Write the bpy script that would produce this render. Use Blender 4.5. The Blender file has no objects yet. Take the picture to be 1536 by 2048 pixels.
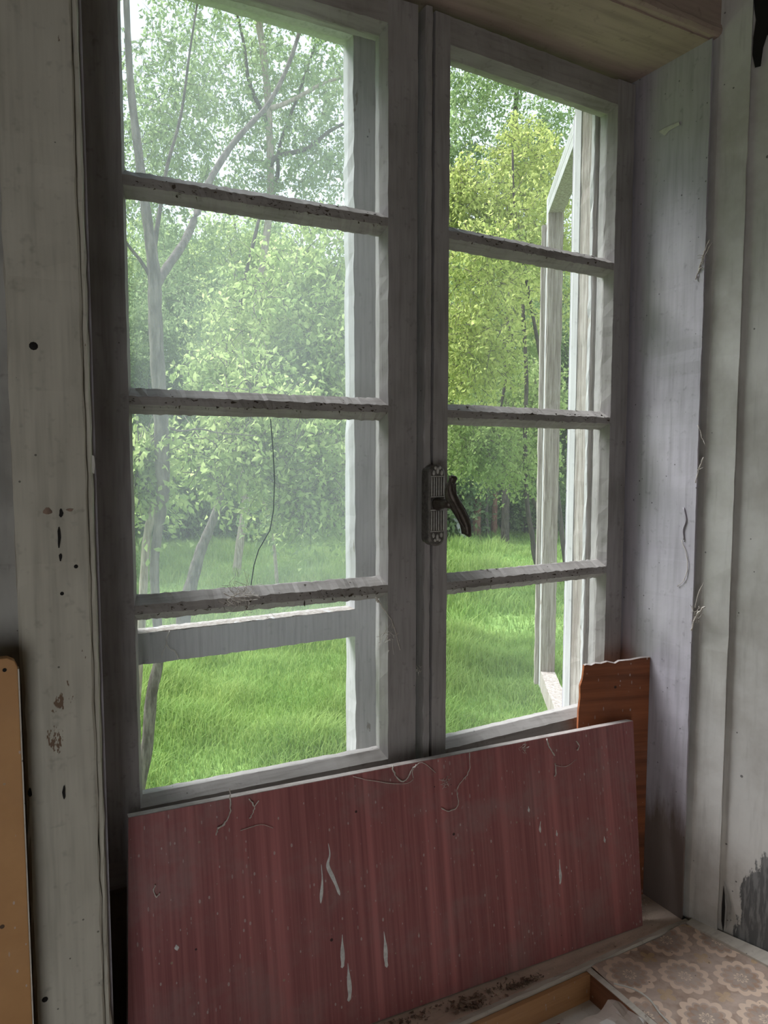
import bpy, math, random
import numpy as np
from mathutils import Vector

random.seed(7)
RNG = np.random.default_rng(11)
SC = bpy.context.scene
COL = SC.collection
OZ = 1.80            # floor of the room is z = 0; the window is measured from OZ

# ------------------------------------------------------------------ camera
YAW, PITCH, FPX = 0.4993, -0.0826, 1478.17
CAM = np.array([-0.6122, -1.1077, -0.0746])
cam_d = bpy.data.cameras.new('camera')
cam_d.sensor_fit = 'HORIZONTAL'; cam_d.sensor_width = 36.0
cam_d.lens = FPX * 36.0 / 1536.0
cam_d.clip_start = 0.02; cam_d.clip_end = 300
cam = bpy.data.objects.new('camera', cam_d); COL.objects.link(cam)
cam.location = (CAM[0], CAM[1], CAM[2] + OZ)
cam.rotation_euler = (math.pi / 2 + PITCH, 0, -YAW)
SC.camera = cam

# ------------------------------------------------------------------ sky, sun, exposure
world = bpy.data.worlds.new('sky'); SC.world = world; world.use_nodes = True
bg = world.node_tree.nodes['Background']
bg.inputs['Color'].default_value = (0.78, 0.90, 1.0, 1)
bg.inputs['Strength'].default_value = 1.8
sun_d = bpy.data.lights.new('sun', 'SUN'); sun_d.energy = 8.2; sun_d.angle = math.radians(32)
sun_d.color = (0.96, 0.97, 1.0)
sun = bpy.data.objects.new('sun', sun_d); COL.objects.link(sun)
# sun behind thin cloud: high, outside the window and to its left
sun.rotation_euler = Vector((-0.36, 0.47, 0.80)).to_track_quat('Z', 'Y').to_euler()
def window_daylight(name, loc, rot, sx, sy, power, color):
    d = bpy.data.lights.new(name, 'AREA'); d.shape = 'RECTANGLE'; d.size = sx; d.size_y = sy
    d.energy = power; d.color = color
    o = bpy.data.objects.new(name, d); COL.objects.link(o); o.location = loc; o.rotation_euler = rot
    return o
# daylight entering by the open door behind the camera (the opening in wall_back)
window_daylight('daylight_open_door', (-1.45, -2.19, 0.80), (math.radians(90), 0, 0), 0.82, 1.55, 7.6, (1.0, 0.93, 0.87))
SC.view_settings.view_transform = 'Standard'
SC.view_settings.look = 'None'
SC.view_settings.gamma = 1.0
SC.view_settings.use_curve_mapping = False
SC.view_settings.exposure = 0.0
SC.cycles.use_denoising = True
SC.cycles.use_adaptive_sampling = True; SC.cycles.adaptive_threshold = 0.03
SC.cycles.transparent_max_bounces = 12
SC.cycles.max_bounces = 6; SC.cycles.diffuse_bounces = 4; SC.cycles.glossy_bounces = 2; SC.cycles.transmission_bounces = 4; SC.cycles.use_light_tree = False

# ------------------------------------------------------------------ helpers: pixels -> points
_f = np.array([math.sin(YAW) * math.cos(PITCH), math.cos(YAW) * math.cos(PITCH), math.sin(PITCH)])
_r = np.array([math.cos(YAW), -math.sin(YAW), 0.0])
_u = np.cross(_r, _f)
def at(x, y, Y):
    d = _f + (x - 768) / FPX * _r + (1024 - y) / FPX * _u
    return CAM + d * (Y - CAM[1]) / d[1]

# ------------------------------------------------------------------ helpers: materials
def newmat(name):
    m = bpy.data.materials.new(name); m.use_nodes = True
    nt = m.node_tree; nt.nodes.clear()
    return m, nt
class G:
    """small node-graph builder"""
    def __init__(s, nt): s.nt = nt
    def n(s, t, **kw):
        nd = s.nt.nodes.new(t)
        for k, v in kw.items(): setattr(nd, k, v)
        return nd
    def l(s, a, b): s.nt.links.new(a, b)
    def setin(s, sock, v):
        if hasattr(v, 'is_output') or isinstance(v, bpy.types.NodeSocket): s.l(v, sock)
        else: sock.default_value = v
    def m(s, op, a, b=None, c=None, clamp=False):
        nd = s.n('ShaderNodeMath', operation=op, use_clamp=clamp)
        s.setin(nd.inputs[0], a)
        if b is not None: s.setin(nd.inputs[1], b)
        if c is not None: s.setin(nd.inputs[2], c)
        return nd.outputs[0]
    def coord(s, scale=(1, 1, 1), rot=(0, 0, 0), loc=(0, 0, 0)):
        tc = s.n('ShaderNodeTexCoord'); mp = s.n('ShaderNodeMapping')
        s.l(tc.outputs['Object'], mp.inputs[0])
        mp.inputs['Scale'].default_value = scale; mp.inputs['Rotation'].default_value = rot
        mp.inputs['Location'].default_value = loc
        return mp.outputs[0]
    def noise(s, vec, scale, detail=4, rough=0.6):
        nd = s.n('ShaderNodeTexNoise'); s.l(vec, nd.inputs['Vector'])
        nd.inputs['Scale'].default_value = scale; nd.inputs['Detail'].default_value = detail
        nd.inputs['Roughness'].default_value = rough
        return nd.outputs['Fac']
    def ramp(s, v, p0, p1, c0=(0, 0, 0, 1), c1=(1, 1, 1, 1)):
        nd = s.n('ShaderNodeValToRGB'); s.l(v, nd.inputs[0])
        e = nd.color_ramp.elements
        e[0].position = p0; e[1].position = p1; e[0].color = c0; e[1].color = c1
        return nd.outputs[0]
    def step(s, v, a, b):
        nd = s.n('ShaderNodeMapRange', interpolation_type='SMOOTHSTEP')
        s.setin(nd.inputs[0], v); nd.inputs[1].default_value = a; nd.inputs[2].default_value = b
        return nd.outputs[0]
    def mix(s, f, a, b):
        nd = s.n('ShaderNodeMix', data_type='RGBA')
        s.setin(nd.inputs[0], f)
        for sock, v in ((nd.inputs[6], a), (nd.inputs[7], b)):
            if isinstance(v, tuple): sock.default_value = (*v[:3], 1)
            else: s.l(v, sock)
        return nd.outputs[2]
    def specks(s, vec, scale, r0, keep):
        """sparse round specks: 1 inside"""
        nd = s.n('ShaderNodeTexVoronoi'); s.l(vec, nd.inputs['Vector']); nd.inputs['Scale'].default_value = scale
        sep = s.n('ShaderNodeSeparateColor'); s.l(nd.outputs['Color'], sep.inputs[0])
        k = s.m('LESS_THAN', sep.outputs[0], keep)
        rr = s.m('MULTIPLY_ADD', sep.outputs[1], r0, r0 * 0.4)
        d = s.m('LESS_THAN', nd.outputs['Distance'], rr)
        return s.m('MULTIPLY', k, d)
    def out(s, color, rough=0.7, bump=None, bstr=0.3, bdist=0.002, spec=0.3, **kw):
        b = s.n('ShaderNodeBsdfPrincipled'); o = s.n('ShaderNodeOutputMaterial')
        if isinstance(color, tuple): b.inputs['Base Color'].default_value = (*color[:3], 1)
        else: s.l(color, b.inputs['Base Color'])
        s.setin(b.inputs['Roughness'], rough); b.inputs['Specular IOR Level'].default_value = spec
        for k, v in kw.items(): s.setin(b.inputs[k], v)
        if bump is not None:
            bn = s.n('ShaderNodeBump'); bn.inputs['Strength'].default_value = bstr
            bn.inputs['Distance'].default_value = bdist
            s.l(bump, bn.inputs['Height']); s.l(bn.outputs[0], b.inputs['Normal'])
        s.l(b.outputs[0], o.inputs[0])
        return b

def paint(name, base, dirt, grime=0.5, grain=(30, 30, 2.5), chips=None, rough=0.62):
    """old oil paint on wood: brush streaks along the grain, grime clouds, fly specks, chips"""
    m, nt = newmat(name); g = G(nt)
    v = g.coord()
    streak = g.noise(g.coord(scale=grain), 4.0, 2, 0.6)
    cloud = g.noise(v, 5.0, 3, 0.62)
    fine = g.noise(v, 60.0, 2, 0.7)
    f1 = g.step(cloud, 0.5 - 0.22 * grime, 0.85)
    c = g.mix(g.m('MULTIPLY', f1, grime), base, dirt)
    c = g.mix(g.m('MULTIPLY', g.step(streak, 0.45, 0.8), 0.32), c, tuple(k * 0.62 for k in dirt))
    c = g.mix(g.m('MULTIPLY', g.step(streak, 0.55, 0.2), 0.22), c, tuple(min(1, k * 1.35) for k in base))
    c = g.mix(g.m('MULTIPLY', g.step(fine, 0.58, 0.8), 0.35), c, tuple(k * 0.5 for k in dirt))
    sp = g.specks(v, 60, 0.075, 0.12)
    c = g.mix(g.m('MULTIPLY', sp, 0.7), c, (0.02, 0.017, 0.015))
    h = g.m('ADD', g.m('MULTIPLY', streak, 0.6), g.m('MULTIPLY', fine, 0.5))
    if chips:
        ck = g.noise(g.coord(scale=(9, 9, 3.2), loc=(1.3, 0.4, 2.2)), 2.0, 6, 0.68)
        cm = g.step(ck, 0.665, 0.68)
        c = g.mix(cm, c, chips)
        h = g.m('SUBTRACT', h, g.m('MULTIPLY', cm, 0.8))
    g.out(c, rough, h, 0.35, 0.0016)
    return m

M = {}
M['paint'] = paint('aged_grey_paint', (0.37, 0.345, 0.335), (0.17, 0.152, 0.14), 0.65)
M['paint_h'] = paint('aged_grey_paint_rails', (0.37, 0.345, 0.325), (0.155, 0.135, 0.118), 0.8, (2.5, 30, 30))
M['casing'] = paint('casing_paint', (0.54, 0.51, 0.43), (0.32, 0.295, 0.235), 0.7, (26, 26, 1.6), (0.17, 0.11, 0.07))
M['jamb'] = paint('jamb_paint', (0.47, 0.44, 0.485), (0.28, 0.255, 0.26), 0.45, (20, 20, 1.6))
def foot_shade(m, zlim, col):
    """mix a brown shade tone into the colour at the foot of a board"""
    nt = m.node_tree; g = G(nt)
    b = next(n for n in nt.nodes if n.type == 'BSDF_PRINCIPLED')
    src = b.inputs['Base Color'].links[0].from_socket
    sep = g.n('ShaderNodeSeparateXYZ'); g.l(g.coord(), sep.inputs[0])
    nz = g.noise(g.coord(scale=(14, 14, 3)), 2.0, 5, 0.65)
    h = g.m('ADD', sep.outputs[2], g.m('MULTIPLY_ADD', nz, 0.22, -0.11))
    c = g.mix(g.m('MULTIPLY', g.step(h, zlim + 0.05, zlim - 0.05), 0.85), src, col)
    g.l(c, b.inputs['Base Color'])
foot_shade(M['jamb'], OZ - 0.80, (0.15, 0.105, 0.075))  # shade low on the reveal board, put into its paint colour
M['head'] = paint('reveal_head_paint', (0.45, 0.345, 0.29), (0.23, 0.17, 0.135), 0.6, (1.6, 20, 20))
M['outer'] = paint('weathered_outer_paint', (0.53, 0.52, 0.52), (0.34, 0.32, 0.31), 0.5, (40, 40, 2.0), (0.30, 0.27, 0.24))
M['lower'] = paint('lower_panel_brown', (0.22, 0.16, 0.105), (0.11, 0.08, 0.055), 0.6, (24, 24, 2))
M['dust'] = paint('dusty_sill', (0.74, 0.60, 0.50), (0.52, 0.40, 0.33), 0.6, (3, 20, 20))
M['edging'] = paint('cream_edging', (0.62, 0.57, 0.50), (0.38, 0.32, 0.26), 0.5, (3, 20, 20))

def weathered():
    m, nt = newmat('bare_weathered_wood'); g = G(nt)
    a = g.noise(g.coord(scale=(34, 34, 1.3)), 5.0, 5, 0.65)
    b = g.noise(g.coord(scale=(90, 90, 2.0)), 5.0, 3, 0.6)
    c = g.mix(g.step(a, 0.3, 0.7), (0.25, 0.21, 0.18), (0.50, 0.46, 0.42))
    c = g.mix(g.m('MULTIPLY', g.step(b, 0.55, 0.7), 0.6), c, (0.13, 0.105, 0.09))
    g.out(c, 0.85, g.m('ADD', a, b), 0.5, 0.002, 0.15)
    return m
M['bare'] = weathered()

def sidewall():
    """plaster painted grey, with a peeled dark patch low down"""
    m, nt = newmat('peeling_wall_paint'); g = G(nt)
    v = g.coord()
    st = g.noise(g.coord(scale=(14, 14, 1.5)), 4.0, 4, 0.6)
    cl = g.noise(v, 6, 5, 0.65)
    c = g.mix(g.step(cl, 0.35, 0.75), (0.70, 0.685, 0.65), (0.50, 0.475, 0.435))
    c = g.mix(g.m('MULTIPLY', g.step(st, 0.5, 0.8), 0.4), c, (0.30, 0.285, 0.26))
    # peeled area: an irregular blotch centred on one spot of the wall
    sep = g.n('ShaderNodeSeparateXYZ'); g.l(v, sep.inputs[0])
    dy = g.m('DIVIDE', g.m('SUBTRACT', sep.outputs[1], -0.31), 0.062)
    dz = g.m('DIVIDE', g.m('SUBTRACT', sep.outputs[2], OZ - 1.0), 0.175)
    rr = g.m('SQRT', g.m('ADD', g.m('MULTIPLY', dy, dy), g.m('MULTIPLY', dz, dz)))
    rr = g.m('ADD', rr, g.m('MULTIPLY_ADD', g.noise(g.coord(scale=(20, 20, 6)), 3.0, 6, 0.65), 0.9, -0.45))
    pm = g.step(rr, 1.03, 0.98)
    inner = g.mix(g.step(g.noise(g.coord(scale=(40, 40, 6)), 3, 5, 0.6), 0.45, 0.6), (0.13, 0.13, 0.13), (0.24, 0.24, 0.235))
    c = g.mix(pm, c, inner)
    sp = g.specks(v, 45, 0.1, 0.18); c = g.mix(g.m('MULTIPLY', sp, 0.7), c, (0.03, 0.025, 0.02))
    g.out(c, 0.75, g.m('SUBTRACT', g.m('ADD', cl, st), pm), 0.35, 0.002)
    return m
M['sidewall'] = sidewall()
M['room'] = paint('room_wallpaper', (0.26, 0.23, 0.18), (0.16, 0.14, 0.11), 0.5, (4, 4, 2))
M['plaster'] = paint('rough_plaster', (0.40, 0.39, 0.36), (0.16, 0.145, 0.13), 0.8, (10, 10, 4), (0.07, 0.06, 0.05))
M['ceil'] = paint('ceiling_white', (0.36, 0.33, 0.27), (0.22, 0.2, 0.16), 0.5, (3, 3, 3))

def planks():
    m, nt = newmat('floor_boards'); g = G(nt)
    a = g.noise(g.coord(scale=(30, 1.5, 10)), 3, 5, 0.6)
    c = g.mix(a, (0.16, 0.08, 0.035), (0.34, 0.19, 0.09))
    g.out(c, 0.6, a, 0.3, 0.002)
    return m
M['floor'] = planks()

def veneer(name, dark, light, scale, dust, rough=0.42):
    m, nt = newmat(name); g = G(nt)
    v = g.coord()
    a = g.noise(g.coord(scale=scale), 2.0, 5, 0.62)
    b = g.noise(g.coord(scale=tuple(k * 0.22 for k in scale), loc=(0.7, 0, 0.2)), 2.0, 2, 0.5)
    c = g.mix(g.step(a, 0.25, 0.75), dark, light)
    c = g.mix(g.m('MULTIPLY', g.step(b, 0.5, 0.75), 0.5), c, tuple(k * 1.55 for k in light))
    cl = g.noise(v, 9, 5, 0.7)
    c = g.mix(g.m('MULTIPLY', g.step(cl, 0.42, 0.75), dust), c, (0.34, 0.27, 0.25))
    sp = g.specks(g.coord(scale=(1, 1, 0.55)), 95, 0.12, 0.42); c = g.mix(g.m('MULTIPLY', sp, 0.65), c, (0.55, 0.46, 0.42))
    sp = g.specks(g.coord(scale=(1, 1, 0.3), loc=(5, 2, 3)), 170, 0.16, 0.22); c = g.mix(g.m('MULTIPLY', sp, 0.5), c, (0.50, 0.42, 0.38))
    sp = g.specks(g.coord(loc=(2, 1, 5)), 42, 0.07, 0.3); c = g.mix(g.m('MULTIPLY', sp, 0.7), c, (0.40, 0.31, 0.22))
    sp = g.specks(g.coord(loc=(7, 4, 1)), 33, 0.07, 0.25); c = g.mix(g.m('MULTIPLY', sp, 0.85), c, (0.012, 0.01, 0.01))
    g.out(c, g.m('MULTIPLY_ADD', cl, 0.4, rough - 0.1), g.m('ADD', a, sp), 0.12, 0.001, 0.4)
    return m
M['mahogany'] = veneer('dark_red_veneer', (0.25, 0.080, 0.083), (0.40, 0.145, 0.138), (95, 0, 1.5), 0.40)
M['chip'] = veneer('raw_board_edge', (0.26, 0.22, 0.20), (0.42, 0.38, 0.36), (20, 20, 20), 0.5, 0.8)
M['offcut'] = veneer('brown_striped_wood', (0.15, 0.045, 0.017), (0.33, 0.105, 0.04), (1.6, 1.6, 30), 0.10, 0.5)
M['tan'] = veneer('tan_fibreboard', (0.46, 0.235, 0.09), (0.56, 0.30, 0.12), (5, 5, 5), 0.12, 0.5)
M['orange'] = veneer('light_orange_wood', (0.40, 0.20, 0.085), (0.58, 0.32, 0.15), (1.4, 8, 26), 0.25, 0.55)
M['brownwood'] = veneer('dark_brown_wood', (0.13, 0.05, 0.025), (0.24, 0.10, 0.05), (8, 1.4, 26), 0.15, 0.55)
M['white'] = paint('white_paper', (0.74, 0.71, 0.67), (0.55, 0.5, 0.46), 0.35, (4, 4, 4))

def oilcloth():
    m, nt = newmat('brown_flower_oilcloth'); g = G(nt)
    v = g.coord()
    cell = 0.098
    tc = g.coord(scale=(1 / cell, 1 / cell, 1), rot=(0, 0, math.radians(31)), loc=(0.12, 0.33, 0))
    dist = g.noise(v, 30, 3, 0.6)
    sep = g.n('ShaderNodeSeparateXYZ'); g.l(tc, sep.inputs[0])
    def flower(ox, oy):
        x = g.m('SUBTRACT', g.m('FRACT', g.m('ADD', sep.outputs[0], ox)), 0.5)
        y = g.m('SUBTRACT', g.m('FRACT', g.m('ADD', sep.outputs[1], oy)), 0.5)
        r = g.m('SQRT', g.m('ADD', g.m('MULTIPLY', x, x), g.m('MULTIPLY', y, y)))
        t = g.m('ARCTAN2', y, x)
        r = g.m('ADD', r, g.m('MULTIPLY_ADD', dist, 0.03, -0.015))
        return r, t
    r, t = flower(0, 0)
    petal = lambda n, a: g.m('MULTIPLY_ADD', g.m('ABSOLUTE', g.m('SINE', g.m('MULTIPLY', t, n / 2))), a, 0)
    bgc = (0.47, 0.36, 0.30); tan = (0.76, 0.58, 0.45); brown = (0.38, 0.30, 0.255); cream = (0.74, 0.60, 0.46)
    c = g.mix(g.step(g.noise(v, 18, 4, 0.6), 0.42, 0.62), bgc, (0.335, 0.225, 0.165))
    R4 = g.m('MULTIPLY_ADD', petal(12, 0.075), 1.0, 0.395)
    R3 = g.m('MULTIPLY_ADD', petal(12, 0.06), 1.0, 0.30)
    R2 = g.m('MULTIPLY_ADD', petal(9, 0.10), 1.0, 0.165)
    R1 = g.m('MULTIPLY_ADD', petal(9, 0.07), 1.0, 0.06)
    for Rk, ck in ((R4, tan), (R3, bgc), (g.m('SUBTRACT', R3, 0.045), (0.40, 0.265, 0.19)), (R2, brown), (R1, cream), (g.m('SUBTRACT', R1, 0.035), brown)):
        c = g.mix(g.step(g.m('SUBTRACT', Rk, r), -0.008, 0.012), c, ck)
    # small cream petals between the flowers
    r2, t2 = flower(0.5, 0.5)
    p2 = g.m('MULTIPLY_ADD', g.m('ABSOLUTE', g.m('SINE', g.m('MULTIPLY', t2, 2.0))), 0.12, 0.05)
    c = g.mix(g.step(g.m('SUBTRACT', p2, r2), -0.006, 0.01), c, (0.50, 0.345, 0.20))
    cl = g.noise(v, 12, 5, 0.7)
    c = g.mix(g.m('MULTIPLY', g.step(cl, 0.35, 0.7), 0.5), c, (0.72, 0.565, 0.47))
    sp = g.specks(v, 80, 0.12, 0.2); c = g.mix(g.m('MULTIPLY', sp, 0.6), c, (0.06, 0.04, 0.03))
    g.out(c, 0.5, cl, 0.2, 0.001, 0.4)
    return m
M['oilcloth'] = oilcloth()

def simple(name, col, rough=0.6, metallic=0.0, var=0.3, scale=80, spec=0.4):
    m, nt = newmat(name); g = G(nt)
    a = g.noise(g.coord(), scale, 4, 0.65)
    c = g.mix(g.m('MULTIPLY', g.step(a, 0.35, 0.7), var), col, tuple(k * 0.35 for k in col))
    g.out(c, rough, a, 0.3, 0.001, spec, Metallic=metallic)
    return m
M['metal'] = simple('tarnished_cast_metal', (0.085, 0.068, 0.055), 0.42, 0.55, 0.6, 150)
M['plate'] = simple('worn_painted_cast_metal', (0.17, 0.155, 0.14), 0.5, 0.3, 0.75, 120)
M['rib'] = simple('worn_bright_rib', (0.56, 0.54, 0.50), 0.5, 0.3, 0.4, 200)
M['black'] = simple('black_dirt', (0.015, 0.013, 0.012), 0.9)
M['web'] = simple('dusty_cobweb', (0.66, 0.60, 0.54), 0.9, 0, 0.3, 200)
M['drip'] = simple('whitish_dropping', (0.82, 0.80, 0.77), 0.8, 0, 0.4, 120)
M['dirt'] = simple('brown_crumbs', (0.30, 0.21, 0.16), 0.95, 0, 0.8, 90)
M['grime'] = simple('dark_muntin_grime', (0.10, 0.078, 0.058), 0.95, 0, 0.8, 60)
M['flake'] = simple('paint_flake', (0.62, 0.60, 0.55), 0.8, 0, 0.2, 60)
M['red'] = simple('red_scrap', (0.30, 0.05, 0.06), 0.6)
M['crack'] = simple('glass_crack_dirt', (0.10, 0.13, 0.12), 0.7)

def bark(name, c0, c1):
    m, nt = newmat(name); g = G(nt)
    a = g.noise(g.coord(scale=(8, 8, 1.5)), 4, 6, 0.7)
    c = g.mix(g.step(a, 0.35, 0.68), c0, c1)
    g.out(c, 0.9, a, 0.6, 0.02, 0.1)
    return m
M['bark'] = bark('grey_bark', (0.09, 0.075, 0.065), (0.23, 0.20, 0.17))
M['bark_pale'] = bark('pale_bark', (0.26, 0.21, 0.16), (0.50, 0.43, 0.35))
M['bark_dark'] = bark('dark_bark', (0.055, 0.045, 0.04), (0.14, 0.115, 0.095))
M['bark_red'] = bark('reddish_dead_bark', (0.13, 0.06, 0.045), (0.30, 0.16, 0.115))

def leafmat(name, c0, c1, trans=0.45):
    m, nt = newmat(name); g = G(nt)
    geo = g.n('ShaderNodeNewGeometry')
    nz = g.noise(g.coord(), 0.9, 1, 0.5)
    f = g.m('ADD', g.m('MULTIPLY', geo.outputs['Random Per Island'], 0.6), g.m('MULTIPLY_ADD', nz, 1.2, -0.4), clamp=True)
    c = g.mix(f, c0, c1)
    d = g.n('ShaderNodeBsdfDiffuse'); g.l(c, d.inputs['Color'])
    t = g.n('ShaderNodeBsdfTranslucent')
    hs = g.n('ShaderNodeHueSaturation'); hs.inputs['Value'].default_value = 1.25; hs.inputs['Hue'].default_value = 0.485
    g.l(c, hs.inputs['Color']); g.l(hs.outputs[0], t.inputs['Color'])
    mx = g.n('ShaderNodeMixShader'); mx.inputs[0].default_value = trans
    g.l(d.outputs[0], mx.inputs[1]); g.l(t.outputs[0], mx.inputs[2])
    o = g.n('ShaderNodeOutputMaterial'); g.l(mx.outputs[0], o.inputs[0])
    return m
M['leaf_fresh'] = leafmat('fresh_green_leaves', (0.24, 0.36, 0.12), (0.50, 0.60, 0.26), 0.62)
M['leaf_yellow'] = leafmat('yellow_green_leaves', (0.28, 0.37, 0.10), (0.58, 0.64, 0.24), 0.60)
M['leaf_mid'] = leafmat('mid_green_leaves', (0.17, 0.27, 0.11), (0.40, 0.51, 0.25), 0.58)
M['leaf_dark'] = leafmat('dark_green_leaves', (0.11, 0.19, 0.08), (0.28, 0.38, 0.18), 0.55)  # darkest of the leaf greens
M['grass'] = leafmat('meadow_grass', (0.17, 0.30, 0.07), (0.37, 0.48, 0.165), 0.35)

def earth():
    m, nt = newmat('meadow_ground'); g = G(nt)
    a = g.noise(g.coord(), 1.2, 6, 0.7)
    c = g.mix(g.step(a, 0.3, 0.7), (0.13, 0.24, 0.06), (0.30, 0.44, 0.13))
    g.out(c, 0.95, a, 0.5, 0.05, 0.1)
    return m
M['earth'] = earth()

def glass(name, haze, tint=(0.97, 0.975, 0.975), haze_col=(0.84, 0.89, 0.93), clump=0.5):
    """old pane: clear glass with a film of dust that scatters the daylight"""
    m, nt = newmat(name); g = G(nt)
    tr = g.n('ShaderNodeBsdfTransparent'); tr.inputs[0].default_value = (*tint, 1)
    gl = g.n('ShaderNodeBsdfGlossy'); gl.inputs['Roughness'].default_value = 0.02
    fr = g.n('ShaderNodeFresnel'); fr.inputs[0].default_value = 1.45
    mx = g.n('ShaderNodeMixShader'); geo = g.n('ShaderNodeNewGeometry')
    g.l(g.m('MULTIPLY', fr.outputs[0], g.m('MULTIPLY_ADD', geo.outputs['Backfacing'], -0.8, 0.8)), mx.inputs[0])
    g.l(tr.outputs[0], mx.inputs[1]); g.l(gl.outputs[0], mx.inputs[2])
    tl = g.n('ShaderNodeBsdfTranslucent'); tl.inputs[0].default_value = (*haze_col, 1)
    df = g.n('ShaderNodeBsdfDiffuse'); df.inputs[0].default_value = (*haze_col, 1)
    dm = g.n('ShaderNodeMixShader'); dm.inputs[0].default_value = 0.25
    g.l(tl.outputs[0], dm.inputs[1]); g.l(df.outputs[0], dm.inputs[2])
    cl = g.noise(g.coord(scale=(1.6, 1.6, 0.7)), 4.0, 2, 0.6)
    f = g.m('MULTIPLY', g.m('MULTIPLY_ADD', cl, clump * 2.4, 1 - clump * 1.2), haze, clamp=True)
    m2 = g.n('ShaderNodeMixShader'); g.l(f, m2.inputs[0]); g.l(mx.outputs[0], m2.inputs[1]); g.l(dm.outputs[0], m2.inputs[2])
    o = g.n('ShaderNodeOutputMaterial'); g.l(m2.outputs[0], o.inputs[0])
    return m
M['glass'] = glass('dusty_window_glass', 0.026)
M['glass_milky'] = glass('milky_window_glass', 0.08)

def bagmat():
    m, nt = newmat('crumpled_clear_plastic'); g = G(nt)
    tr = g.n('ShaderNodeBsdfTransparent'); tr.inputs[0].default_value = (0.93, 0.90, 0.87, 1)
    gl = g.n('ShaderNodeBsdfGlossy'); gl.inputs['Roughness'].default_value = 0.15
    df = g.n('ShaderNodeBsdfDiffuse'); df.inputs[0].default_value = (0.62, 0.54, 0.48, 1)
    a = g.n('ShaderNodeMixShader'); a.inputs[0].default_value = 0.22
    g.l(tr.outputs[0], a.inputs[1]); g.l(gl.outputs[0], a.inputs[2])
    b = g.n('ShaderNodeMixShader'); b.inputs[0].default_value = 0.55
    g.l(a.outputs[0], b.inputs[1]); g.l(df.outputs[0], b.inputs[2])
    o = g.n('ShaderNodeOutputMaterial'); g.l(b.outputs[0], o.inputs[0])
    return m
M['bag'] = bagmat()

# ------------------------------------------------------------------ helpers: objects
def worldloc(o):
    v = np.zeros(3)
    while o is not None:
        v += np.array(o.location); o = o.parent
    return v
def tag(o, label=None, cat=None, group=None, kind=None):
    if label: o['label'] = label
    if cat: o['category'] = cat
    if group: o['group'] = group
    if kind: o['kind'] = kind
    return o
def thing(name, loc, label, cat, group=None, kind=None):
    o = bpy.data.objects.new(name, None); COL.objects.link(o)
    o.empty_display_size = 0.05
    o.location = (loc[0], loc[1], loc[2] + OZ)
    return tag(o, label, cat, group, kind)
def meshdata(name, V, F, mat, smooth=False):
    me = bpy.data.meshes.new(name)
    me.from_pydata([tuple(map(float, v)) for v in V], [], [tuple(f) for f in F])
    if mat: me.materials.append(mat)
    if smooth: me.polygons.foreach_set('use_smooth', [True] * len(me.polygons))
    me.update()
    return me
def obj(name, VF, mat, parent=None, smooth=False, bevel=0.0):
    V, F = VF
    V = np.array(V, float); V[:, 2] += OZ
    if parent is not None: V = V - worldloc(parent)
    o = bpy.data.objects.new(name, meshdata(name, V, F, M[mat] if isinstance(mat, str) else mat, smooth))
    COL.objects.link(o)
    if parent is not None: o.parent = parent
    if bevel:
        b = o.modifiers.new('bevel', 'BEVEL'); b.width = bevel; b.segments = 2; b.limit_method = 'ANGLE'
    return o
def join(*parts):
    V = []; F = []
    for v, f in parts:
        k = len(V); V.extend(v); F.extend([tuple(i + k for i in q) for q in f])
    return V, F
def box(x0, x1, y0, y1, z0, z1):
    V = [(x, y, z) for z in (z0, z1) for x, y in ((x0, y0), (x1, y0), (x1, y1), (x0, y1))]
    return V, [(3, 2, 1, 0), (4, 5, 6, 7), (0, 1, 5, 4), (1, 2, 6, 5), (2, 3, 7, 6), (3, 0, 4, 7)]
def sweep(prof, O, A, B, T, t0, t1, nseg=1, jit=0.0):
    """extrude profile [(a,b)] in plane A,B along T from t0 to t1"""
    O, A, B, T = (np.array(k, float) for k in (O, A, B, T))
    n = len(prof); V = []; F = []
    for i in range(nseg + 1):
        t = t0 + (t1 - t0) * i / nseg
        for a, b in prof:
            p = O + a * A + b * B + t * T
            if jit and 0 < i < nseg: p = p + RNG.normal(0, jit, 3)
            V.append(p)
    for i in range(nseg):
        for j in range(n):
            k = (j + 1) % n
            F.append((i * n + j, i * n + k, (i + 1) * n + k, (i + 1) * n + j))
    F.append(tuple(range(n))[::-1]); F.append(tuple(nseg * n + j for j in range(n)))
    area = sum(prof[j][0] * prof[(j + 1) % n][1] - prof[(j + 1) % n][0] * prof[j][1] for j in range(n))
    if (np.dot(np.cross(A, B), T) > 0) != (area > 0): F = [f[::-1] for f in F]
    return V, F
def zprism(poly, z0, z1, nseg=1, jit=0.0):
    return sweep(poly, (0, 0, 0), (1, 0, 0), (0, 1, 0), (0, 0, 1), z0, z1, nseg, jit)
def tube(pts, rad, sides=8, cap=True, squash=None):
    pts = [np.array(p, float) for p in pts]; n = len(pts)
    rad = rad if hasattr(rad, '__len__') else [rad] * n
    V = []; F = []; ref = np.array([0.13, 0.21, 0.97])
    for i, p in enumerate(pts):
        t = pts[min(i + 1, n - 1)] - pts[max(i - 1, 0)]; t = t / (np.linalg.norm(t) + 1e-9)
        if abs(t @ ref) > 0.95: ref = np.array([0.9, 0.3, 0.1])
        a = np.cross(t, ref); a /= np.linalg.norm(a); b = np.cross(t, a)
        for k in range(sides):
            an = 2 * math.pi * k / sides
            V.append(p + rad[i] * (math.cos(an) * a + math.sin(an) * b * (squash or 1)))
    for i in range(n - 1):
        for k in range(sides):
            q = (k + 1) % sides
            F.append((i * sides + k, i * sides + q, (i + 1) * sides + q, (i + 1) * sides + k))
    if cap: F.append(tuple(range(sides))[::-1]); F.append(tuple((n - 1) * sides + k for k in range(sides)))
    return V, F
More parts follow.
